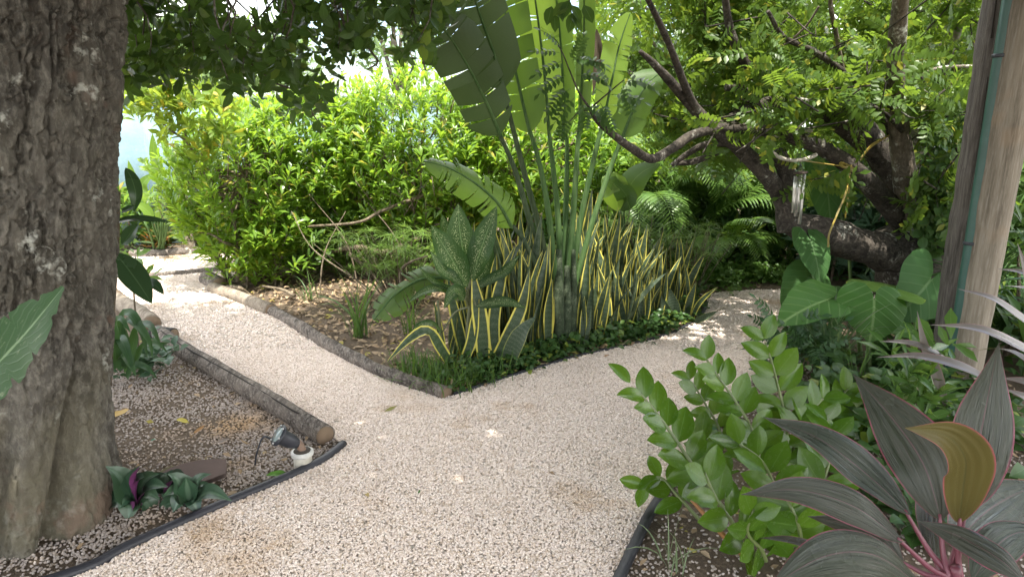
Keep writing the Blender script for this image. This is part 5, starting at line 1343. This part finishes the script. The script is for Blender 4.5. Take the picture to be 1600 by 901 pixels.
for k, (pts, w, fc) in enumerate([
    ([(1650, 530, 2.4), (1600, 500, 2.4), (1550, 466, 2.42), (1496, 451, 2.45)], 24, (.2, -.5, .85)),
    ([(1660, 575, 2.4), (1600, 545, 2.4), (1530, 514, 2.42), (1452, 507, 2.45)], 26, (.1, -.45, .9)),
    ([(1560, 600, 2.5), (1500, 572, 2.5), (1434, 556, 2.52), (1370, 558, 2.55)], 20, (.1, -.5, .85)),
    ([(1480, 560, 2.9), (1450, 545, 2.9), (1415, 535, 2.92), (1374, 533, 2.95)], 16, (.1, -.4, .9)),
    ([(1660, 470, 2.6), (1630, 440, 2.62), (1595, 425, 2.65), (1556, 420, 2.7)], 20, (.2, -.5, .85)),
    ([(1660, 640, 2.3), (1630, 610, 2.3), (1600, 596, 2.32), (1562, 590, 2.35)], 26, (.1, -.5, .85)),
    ([(1665, 690, 2.2), (1640, 650, 2.2), (1605, 622, 2.22), (1566, 606, 2.25)], 30, (.2, -.6, .8)),
    ([(1480, 640, 2.9), (1462, 580, 2.9), (1445, 540, 2.92), (1433, 485, 2.95)], 16, (-.4, -.8, .4)),
    ([(1660, 500, 2.7), (1640, 470, 2.72), (1612, 452, 2.75), (1570, 446, 2.8)], 18, (.2, -.4, .9)),
    ([(1665, 560, 2.6), (1640, 530, 2.6), (1620, 470, 2.6), (1590, 380, 2.65)], 24, (-.4, -.8, .3)),
    ([(1665, 620, 2.3), (1600, 560, 2.5), (1560, 545, 2.6), (1520, 548, 2.7)], 20, (.2, -.4, .9))]):
    obj('leaf', pleaf(pts, w, lance, 18, facing=np.array(fc, float), fold=.3, cols=4, droop=.1, seed=k)[0], cp, c2)

# ------------------------------------------------------------------ plants round the thick trunk
rub = leaf_mat('rubbery_leaf', (.022, .052, .024), (.035, .07, .03), trans=.12, tcol=(.12, .22, .04), rough=.22, rib=(.08, .13, .06), ribw=.06, spec=.35, bump=.15)
rb_ = thing('rubbery_plant', 'dark rubbery leaves sticking out from behind the thick trunk', 'plant', G(170, 600))
for pts, w in [([(180, 395, 3.0), (200, 420, 2.95), (218, 445, 2.9), (237, 474, 2.85)], 42), ([(218, 436, 3.0), (230, 440, 2.98), (243, 446, 2.95), (256, 460, 2.92)], 18), ([(186, 345, 2.8), (210, 341, 2.78), (240, 343, 2.76), (267, 347, 2.75)], 12),
               ([(190, 382, 3.0), (198, 372, 3.0), (207, 360, 3.0), (217, 350, 3.0)], 22), ([(196, 262, 3.0), (206, 280, 2.98), (212, 305, 2.96), (209, 331, 2.95)], 22), ([(190, 330, 2.9), (200, 326, 2.9), (210, 322, 2.9)], 10)]:
    obj('leaf', pleaf(pts, w, oval if w > 12 else strap, 14, fold=.2, cols=4)[0], rub, rb_)
obj('stem', tube([LOC[rb_.name] - [0, 0, .02], P(176, 480, 3.1), P(182, 400, 3.05), P(186, 300, 3.0)], [.012, .011, .01, .006], 8, 20), stemm, rb_)
lt = leaf_mat('light_sprig_leaf', (.1, .19, .04), (.14, .24, .05), trans=.4, tcol=(.3, .45, .06), rough=.35, rib=(.2, .3, .1))
lg = thing('light_sprig', 'light green young sprig in front of the sunny path beside the trunk', 'plant', P(205, 470, 4.2) * [1, 1, 0])
qs = np.array([P(212 + R.normal(0, 8), 408 + R.normal(0, 18), 4.2) for _ in range(7)])
scatter(lg, 'leaf', 'foliage', psh, rosettes(qs, unit(R.normal(0, .3, (7, 3)) + [.2, -.2, .6]), 5, .07, .12, (.7, 1.5), .02), lt, 40)
obj('stem', tube([LOC[lg.name], P(208, 440, 4.2), P(212, 400, 4.2)], [.006, .005, .003], 6, 10), stemm, lg)
slm = leaf_mat('dark_strap_leaf', (.03, .07, .03), (.045, .095, .035), trans=.18, tcol=(.14, .26, .05), rough=.4, rib=(.07, .13, .06), spec=.15)
stp = thing('strap_leaf_plant', 'dark glossy strap leaf plant between the thick trunk and the log', 'plant', G(205, 590))
for k, (pts, w) in enumerate([([(196, 570, 3.7), (194, 520, 3.6), (205, 500, 3.5), (232, 530, 3.4), (238, 560, 3.38)], 18), ([(200, 575, 3.7), (215, 515, 3.6), (235, 510, 3.5), (253, 545, 3.4)], 16), ([(190, 575, 3.6), (186, 530, 3.5), (196, 545, 3.4), (210, 585, 3.32)], 18),
                              ([(188, 570, 3.6), (190, 500, 3.55), (205, 490, 3.5), (222, 520, 3.45), (230, 560, 3.42)], 16), ([(205, 575, 3.7), (225, 540, 3.65), (250, 540, 3.6), (262, 552, 3.58)], 12), ([(186, 560, 3.5), (196, 555, 3.42), (205, 570, 3.35), (212, 588, 3.3)], 16),
                              ([(182, 575, 3.5), (178, 520, 3.45), (188, 498, 3.4), (204, 520, 3.35)], 18), ([(200, 580, 3.75), (196, 540, 3.7), (180, 500, 3.65), (160, 520, 3.6)], 16), ([(198, 590, 3.6), (210, 570, 3.55), (230, 575, 3.5), (246, 592, 3.48)], 12)]):
    obj('leaf', pleaf(pts, w, strap, 16, fold=.35, cols=3)[0], slm, stp)
qs = np.array([G(225 + R.normal(0, 26), 578 + R.normal(0, 12)) + [0, 0, R.uniform(.02, .14)] for _ in range(34)])
lw = thing('low_seedling_patch', 'low dark seedlings with small bluish leaves beside the half buried log', 'plant', G(225, 580))
scatter(lw, 'leaf', 'foliage', pgc, rosettes(qs, unit(R.normal(0, .3, (34, 3)) + [0, 0, 1]), 5, .05, .09, (.7, 1.5), .02), leaf_mat('bluish_leaf', (.028, .065, .032), (.045, .09, .04), trans=.15, tcol=(.12, .24, .06), rough=.4), 150)
# purple backed rosettes at the foot of the trunk
oym = leaf_mat('rosette_leaf', (.025, .065, .035), (.04, .085, .04), trans=.08, tcol=(.15, .08, .12), rough=.35, rib=(.09, .15, .09), ribw=.25, back=(.13, .03, .1), spec=.5)
def rosette(label, px, py, spec_, seed):
    t = thing('purple_rosette', label, 'plant', G(px, py), 'purple backed rosettes by the trunk')
    b = LOC[t.name]; dep = topix(b)[2][0] / FPX
    for k, (ax_, ay, w) in enumerate(spec_):
        tip_ = P(ax_, ay, b[1] - .02 + .05 * math.sin(k * 2.3)); m = (b + tip_) / 2 + [0, 0, .05]
        sp = crv([b + [0, 0, .02], m, tip_], 13)
        hw = np.maximum(lance(np.linspace(0, 1, 13)), .03) * w * .95 * dep
        v = unit(np.array([0, 0, CAMH]) - sp.mean(0)) * .5 + [0, 0, .7] + np.array([b[0] - tip_[0], 0, 0]) * 1.5
        obj('leaf', ribbon(sp, hw, v, fold=.4, cols=3, seed=k), oym, t)
rosette('large dark rosette touching the foot of the thick trunk', 212, 798, [(165, 728, 26), (205, 735, 28), (218, 728, 22), (248, 740, 24), (160, 800, 20), (186, 795, 22), (240, 805, 22), (262, 760, 20), (225, 745, 26), (178, 752, 24), (200, 815, 18), (250, 780, 18)], 1)
rosette('flat dark rosette between the trunk foot and the brown slab', 262, 775, [(225, 765, 18), (262, 742, 18), (292, 752, 18), (300, 778, 16), (238, 790, 16), (275, 800, 14), (282, 742, 14)], 4)
rosette('small rosette with a purple heart beside the black edging', 297, 795, [(262, 740, 22), (330, 740, 16), (362, 782, 18), (240, 812, 14), (290, 745, 20), (255, 775, 18), (332, 757, 10), (310, 805, 14), (270, 800, 16), (320, 770, 16)], 2)
# torn big leaf reaching in at the edge, close to the camera
bgm = leaf_mat('chewed_leaf', (.032, .078, .034), (.042, .09, .038), trans=.16, tcol=(.2, .34, .08), rough=.42, rib=(.2, .29, .16), ribw=.05, veins=9, vein_k=.4, vein_amt=.10, spots=None, bump=.2, spec=.15)
nt = NT.__new__(NT); nt.m = bgm; nt.t = bgm.node_tree; nt.n = nt.t.nodes; nt.l = nt.t.links; nt.b = nt.n['Principled BSDF']; nt.out = nt.n['Material Output']
src = nt.b.inputs['Base Color'].links[0].from_socket
nt.lk(nt.mix(nt.rng(nt.noise(9, 5, vec=nt.coord('UV'), rough=.7), .60, .68, 0, .75), src, (.2, .24, .15)), nt.b.inputs['Base Color'])
bl2 = thing('chewed_leaf_plant', 'big chewed green leaf reaching in front of the thick trunk', 'plant', P(-60, 700, 1.3) * [1, 1, 0])
sp = crv([P(-70, 640, 1.32), P(-20, 585, 1.3), P(40, 520, 1.28), P(99, 448, 1.27)], 90)
t = np.linspace(0, 1, 90)
hw = 86 * (np.sin(np.pi * np.clip(t, 0, 1) ** .8) ** .9 * .95 + .05) * 1.32 / FPX * .62
hw = hw * (1 + .12 * (fbm(np.stack([t * 12, 0 * t, 0 * t + 3], 1), 3) - .5) * 2 - .28 * np.clip((fbm(np.stack([t * 26, 0 * t, 0 * t + 8], 1), 2) - .58) * 7, 0, 1))
obj('leaf', ribbon(sp, hw, (.15, -.8, .45), fold=.12, cols=5, wav=.05, seed=3), bgm, bl2)
obj('stalk', tube([LOC[bl2.name], P(-90, 720, 1.34), sp[1]], [.01, .009, .006], 8, 16), stk, bl2)

# ------------------------------------------------------------------ planting before and beyond the wall
gng = leaf_mat('ginger_leaf', (.09, .18, .03), (.13, .23, .045), trans=.42, tcol=(.33, .48, .05), rough=.35, rib=(.24, .34, .12), veins=26, vein_k=.3, vein_amt=.12)
gn_ = thing('ginger_plant', 'tall upright paddle leaved plant before the pale blue wall', 'plant', G(252, 397))
for pts, w in [([(252, 300, 7.3), (246, 262, 7.28), (240, 235, 7.25), (238, 208, 7.22)], 17), ([(258, 300, 7.25), (242, 275, 7.2), (230, 258, 7.18), (224, 247, 7.15)], 12), ([(270, 290, 7.2), (280, 265, 7.18), (264, 240, 7.15), (249, 215, 7.12)], 17), ([(264, 306, 7.1), (264, 292, 7.1), (265, 276, 7.1)], 13),
               ([(272, 300, 7.1), (282, 285, 7.1), (296, 273, 7.1)], 12), ([(232, 310, 7.3), (222, 290, 7.3), (240, 270, 7.3)], 16), ([(215, 330, 7.3), (212, 300, 7.25), (200, 250, 7.2)], 16), ([(240, 340, 7.2), (225, 325, 7.15), (210, 318, 7.1)], 16), ([(268, 340, 7.2), (280, 322, 7.15), (296, 318, 7.1)], 16), ([(246, 345, 7.1), (250, 325, 7.05), (262, 310, 7.0)], 14)]:
    obj('leaf', pleaf(pts, w, oval, 12, fold=.2)[0], gng, gn_)
    obj('stalk', tube([LOC[gn_.name] + [R.normal(0, .08), 0, 0], P(pts[0][0] * .5 + 125, 360, 7.25), P(*pts[0])], [.014, .011, .006], 6, 12), pet, gn_)
lush = leaf_mat('border_leaf', (.07, .15, .03), (.11, .2, .04), trans=.4, tcol=(.28, .42, .05), rough=.35, rib=(.2, .3, .1), c3=(.3, .22, .04))
def bushlet(name, label, c, n, rx, top, lo, hi, m, seed, np_=60, cat='plant', pr=psh, ry=None):
    r = np.random.default_rng(seed); t = thing(name, label, cat, c)
    u = unit(r.normal(0, 1, (n, 3))) * r.uniform(.3, 1, (n, 1)) ** .5
    cen = c + u * [rx, ry or rx * .7, top / 2] + [0, 0, top / 2]
    cen = cen[cen[:, 2] > .04]
    M = rosettes(cen, unit((cen - c) * [1, 1, .4] + [0, 0, .5]), 8, lo, hi, (.4, 1.4), .04)
    scatter(t, 'leaf', 'foliage', pr, M, m, np_)
    obj('stem', tube([c - [0, 0, .02], c + [.02, 0, top * .3], c + [-.03, .02, top * .6]], [.014, .012, .006], 6, 10, .1), stemm, t)
    return t
bushlet('border_plant', 'bushy light green plant low before the wall, behind the stump', G(290, 396) + [.2, .25, 0], 55, .35, .7, .12, .22, lush, 81)
bushlet('border_plant', 'leafy border plant between the trunk and the tall paddle leaves', G(205, 397) + [-.1, .2, 0], 60, .4, .75, .12, .22, lush, 82)
bushlet('border_plant', 'low reddish bromeliad like plant at the edge of the sunny yard', G(252, 396), 10, .14, .22, .12, .22, leaf_mat('reddish_leaf', (.25, .09, .03), (.2, .16, .04), trans=.3, tcol=(.4, .2, .05), rough=.4), 83, pr=[leaf(1, .12, blade, 5, 3, .3, .5)])
bushlet('border_plant', 'dark low plant at the foot of the wall beside the log', G(228, 398) + [0, .2, 0], 20, .25, .35, .1, .18, gcm, 84)
stu = thing('old_stump', 'slender old trunk standing before the wall between the border plants', 'tree', G(296, 396))
obj('trunk', tube([G(296, 397) - [0, 0, .02], P(292, 350, 7.7), P(284, 290, 7.75), P(273, 225, 7.8)], [.085, .06, .045, .03], 12, 40, .25, 4), rbl, stu)
obj('branch', tube([P(292, 350, 7.7), P(300, 330, 7.6), P(304, 300, 7.55)], [.03, .02, .012], 8, 12, .2), rbl, stu)
ftm = leaf_mat('far_tree_leaf', (.10, .17, .06), (.15, .22, .09), trans=.4, tcol=(.3, .42, .1), rough=.45)
fbk = bark_mat('far_bark', (.12, .1, .08), (.2, .17, .13), (.3, .27, .22))
def far_tree(label, px, Y, zc, rx, rz, n, lo, hi, thr, seed, m=ftm):
    r = np.random.default_rng(seed); c = np.array([P(px, 300, Y)[0], Y, 0.]); t = thing('far_tree', label, 'tree', c, 'trees beyond the wall')
    obj('trunk', tube([c, c + [.1, 0, zc * .5], c + [-.05, 0, zc]], [.14, .11, .05], 8, 16, .15), fbk, t)
    u = unit(r.normal(0, 1, (n, 3))) * r.uniform(.15, 1, (n, 1)) ** .5
    cen = c + u * [rx, rx, rz] + [0, 0, zc]
    cen = cen[fbm(cen * 1.6 + seed, 2) > thr]
    for k in range(7):
        e = cen[r.integers(len(cen))]; obj('branch', tube([c + [0, 0, zc * .6], (c + [0, 0, zc] + e) / 2, e], [.05, .03, .008], 6, 12, .2), fbk, t)
    scatter(t, 'leaf', 'foliage', psh, rosettes(cen, unit(cen - c - [0, 0, zc * .6]), 8, lo, hi, (.4, 1.4), .1), m, 80)
far_tree('feathery pale tree in the gap of sky above the shrubs', 628, 12.5, 2.9, .95, .9, 330, .10, .2, .42, 91)
far_tree('pale tree over the wall top, beyond the corner shrub', 395, 12.0, 2.3, 1.4, .75, 420, .14, .26, .4, 92)
far_tree('light tree beyond the wall close to the thick trunk', 250, 12.0, 2.5, 1.3, 1.0, 420, .14, .26, .4, 93)
far_tree('bright tree behind the fan plant', 900, 13, 2.2, 1.3, .8, 380, .14, .26, .42, 94)
far_tree('broad bright tree in the sun behind the forked limb', 1060, 13, 3.0, 2.2, 1.5, 750, .16, .28, .36, 95, pinm)
far_tree('tall sunny tree behind the speckled upright stem', 1300, 13, 3.2, 2.3, 1.6, 800, .16, .28, .36, 96, pinm)
far_tree('sunny tree behind the pale leaning tree', 1520, 12.5, 3.2, 2.0, 1.7, 800, .16, .28, .36, 97, pinm)
# dense dark planting that closes the view
psl = [leaf(1, .36, obov, 2, 3, .3, .4), leaf(1, .36, oval, 2, 3, .2, .6)]
thm = leaf_mat('thicket_leaf', (.05, .105, .025), (.085, .155, .03), trans=.3, tcol=(.2, .32, .05), rough=.4, rib=(.12, .18, .07))
n = 4300
th = np.stack([R.uniform(.3, 9.5, n), R.uniform(8.0, 9.8, n), R.uniform(.0, 2.3, n)], 1)
th = th[fbm(th * 1.4 + 5, 3) > .38]
o = obj('thicket', joined(psl, rosettes(th, unit(R.normal(0, .5, (len(th), 3)) + [0, -.5, .5]), 7, .12, .24, (.5, 1.4), .06)), thm)
tag(o, 'dense dark shrubbery closing the garden beyond the bend of the path', None, None, 'stuff')
n = 2600
th = np.stack([R.uniform(3.4, 8, n), R.uniform(5.2, 8.0, n), R.uniform(.0, 1.5, n)], 1)
th = th[(fbm(th * 1.4 + 15, 3) > .42) & (th[:, 0] > 3.2 + .0 * th[:, 1])]
o = obj('thicket', joined(psl, rosettes(th, unit(R.normal(0, .5, (len(th), 3)) + [-.2, -.5, .5]), 7, .12, .26, (.5, 1.4), .06)), thm)
tag(o, 'dark undergrowth behind the lying trunk and the posts', None, None, 'stuff')
philo = leaf_mat('cut_leaf', (.03, .075, .03), (.045, .095, .035), trans=.2, tcol=(.15, .28, .05), rough=.3, rib=(.09, .15, .06))
cl = thing('cut_leaf_plant', 'dark plant of finger cut leaves at the path edge below the arrow leaves', 'plant', G(1262, 560))
qs = np.array([P(1255 + R.normal(0, 26), 545 + R.normal(0, 22), 3.85 + R.normal(0, .1)) for _ in range(20)])
scatter(cl, 'leaf', 'foliage', [spray(k + 40, 6, .5) for k in range(3)], rosettes(qs, unit(R.normal(0, .3, (20, 3)) + [-.2, -.4, .7]), 3, .16, .26, (.6, 1.4), .03), philo, 60)
gcb = [G(x, y)[:2] for x, y in [(1300, 600), (1350, 640), (1400, 620), (1450, 640), (1330, 680), (1400, 700), (1500, 640), (1290, 640), (1480, 700), (1560, 690), (1380, 580), (1280, 560), (1250, 520)]]
ground_cover('ground_cover', gcb, 1500, .05, .10, .22, 'dark low leaves under the arrow leaves and the posts', 7)
n = 2600
th = np.stack([R.uniform(.2, 7.5, n), R.uniform(6.3, 8.3, n), R.uniform(.0, .45, n)], 1)
th = np.vstack([th, np.stack([R.uniform(2.9, 5.5, 900), R.uniform(3.4, 5.4, 900), R.uniform(.0, .4, 900)], 1)])
th = th[~((th[:, 0] < 2.9) & (th[:, 0] > 1.5) & (th[:, 1] < 6.5))]
o = obj('undergrowth', joined(psl, rosettes(th, unit(R.normal(0, .5, (len(th), 3)) + [0, -.3, .8]), 6, .08, .18, (.5, 1.4), .04)), gcm)
tag(o, 'low dark undergrowth on the ground beneath the palms and the sprawling tree', None, None, 'stuff')
blu = leaf_mat('blue_green_leaf', (.06, .12, .075), (.09, .16, .10), trans=.25, tcol=(.2, .34, .14), rough=.3, rib=(.12, .19, .12))
bushlet('blue_leaf_plant', 'bluish green leafy plant behind the lying trunk, seen beneath the limbs', P(1375, 420, 6.0) * [1, 1, 0], 70, .45, 1.45, .14, .26, blu, 85, 150)
bushlet('blue_leaf_plant', 'bluish green leafy plant between the lying trunk and the dark post', P(1300, 420, 6.3) * [1, 1, 0], 50, .4, 1.3, .14, .24, blu, 86, 100)
spk = leaf_mat('spiky_leaf', (.04, .085, .03), (.06, .12, .035), trans=.2, tcol=(.18, .3, .06), rough=.3)
bushlet('spiky_plant', 'dark spiky leaved plant to the far side of the pale post', P(1590, 450, 4.2) * [1, 1, 0], 26, .35, 1.2, .25, .4, spk, 87, 100, pr=[leaf(1, .1, blade, 6, 3, .3, .5), leaf(1, .09, blade, 6, 3, .3, .9)])
n = 1500
th = np.stack([R.uniform(-2.9, .5, n), R.uniform(7.1, 8.05, n), R.uniform(.0, 1.1, n)], 1)
o = obj('undergrowth', joined(psl, rosettes(th, unit(R.normal(0, .5, (n, 3)) + [0, -.5, .6]), 7, .08, .15, (.5, 1.4), .04)), thm)
tag(o, 'dense lower growth between the shrubs and the pale blue wall', None, None, 'stuff')
ground_cover('ground_cover', [G(x, y)[:2] for x, y in [(1420, 760), (1480, 780), (1540, 760), (1380, 800), (1330, 760), (1560, 820), (1450, 840), (1280, 720), (1360, 720)]], 420, .05, .10, .16, 'sparse low leaves on the soil beneath the purple plant', 17)
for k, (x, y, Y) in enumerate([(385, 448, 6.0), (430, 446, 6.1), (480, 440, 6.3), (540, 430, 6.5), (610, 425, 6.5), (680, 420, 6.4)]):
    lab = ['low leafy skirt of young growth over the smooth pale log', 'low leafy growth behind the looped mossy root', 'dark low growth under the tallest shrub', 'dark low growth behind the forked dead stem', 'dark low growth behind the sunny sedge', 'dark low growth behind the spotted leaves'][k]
    bushlet('low_shrub', lab, P(x, y, Y) * [1, 1, 0], 70, .38, .75 - .03 * k, .07, .12, lshrub if k < 2 else leaf_mat('shade_leaf', (.055, .11, .02), (.085, .16, .028), trans=.35, tcol=(.25, .4, .04), rough=.35), 400 + k, 50)  # growth further in takes a darker shrub leaf, shade painted into its colour
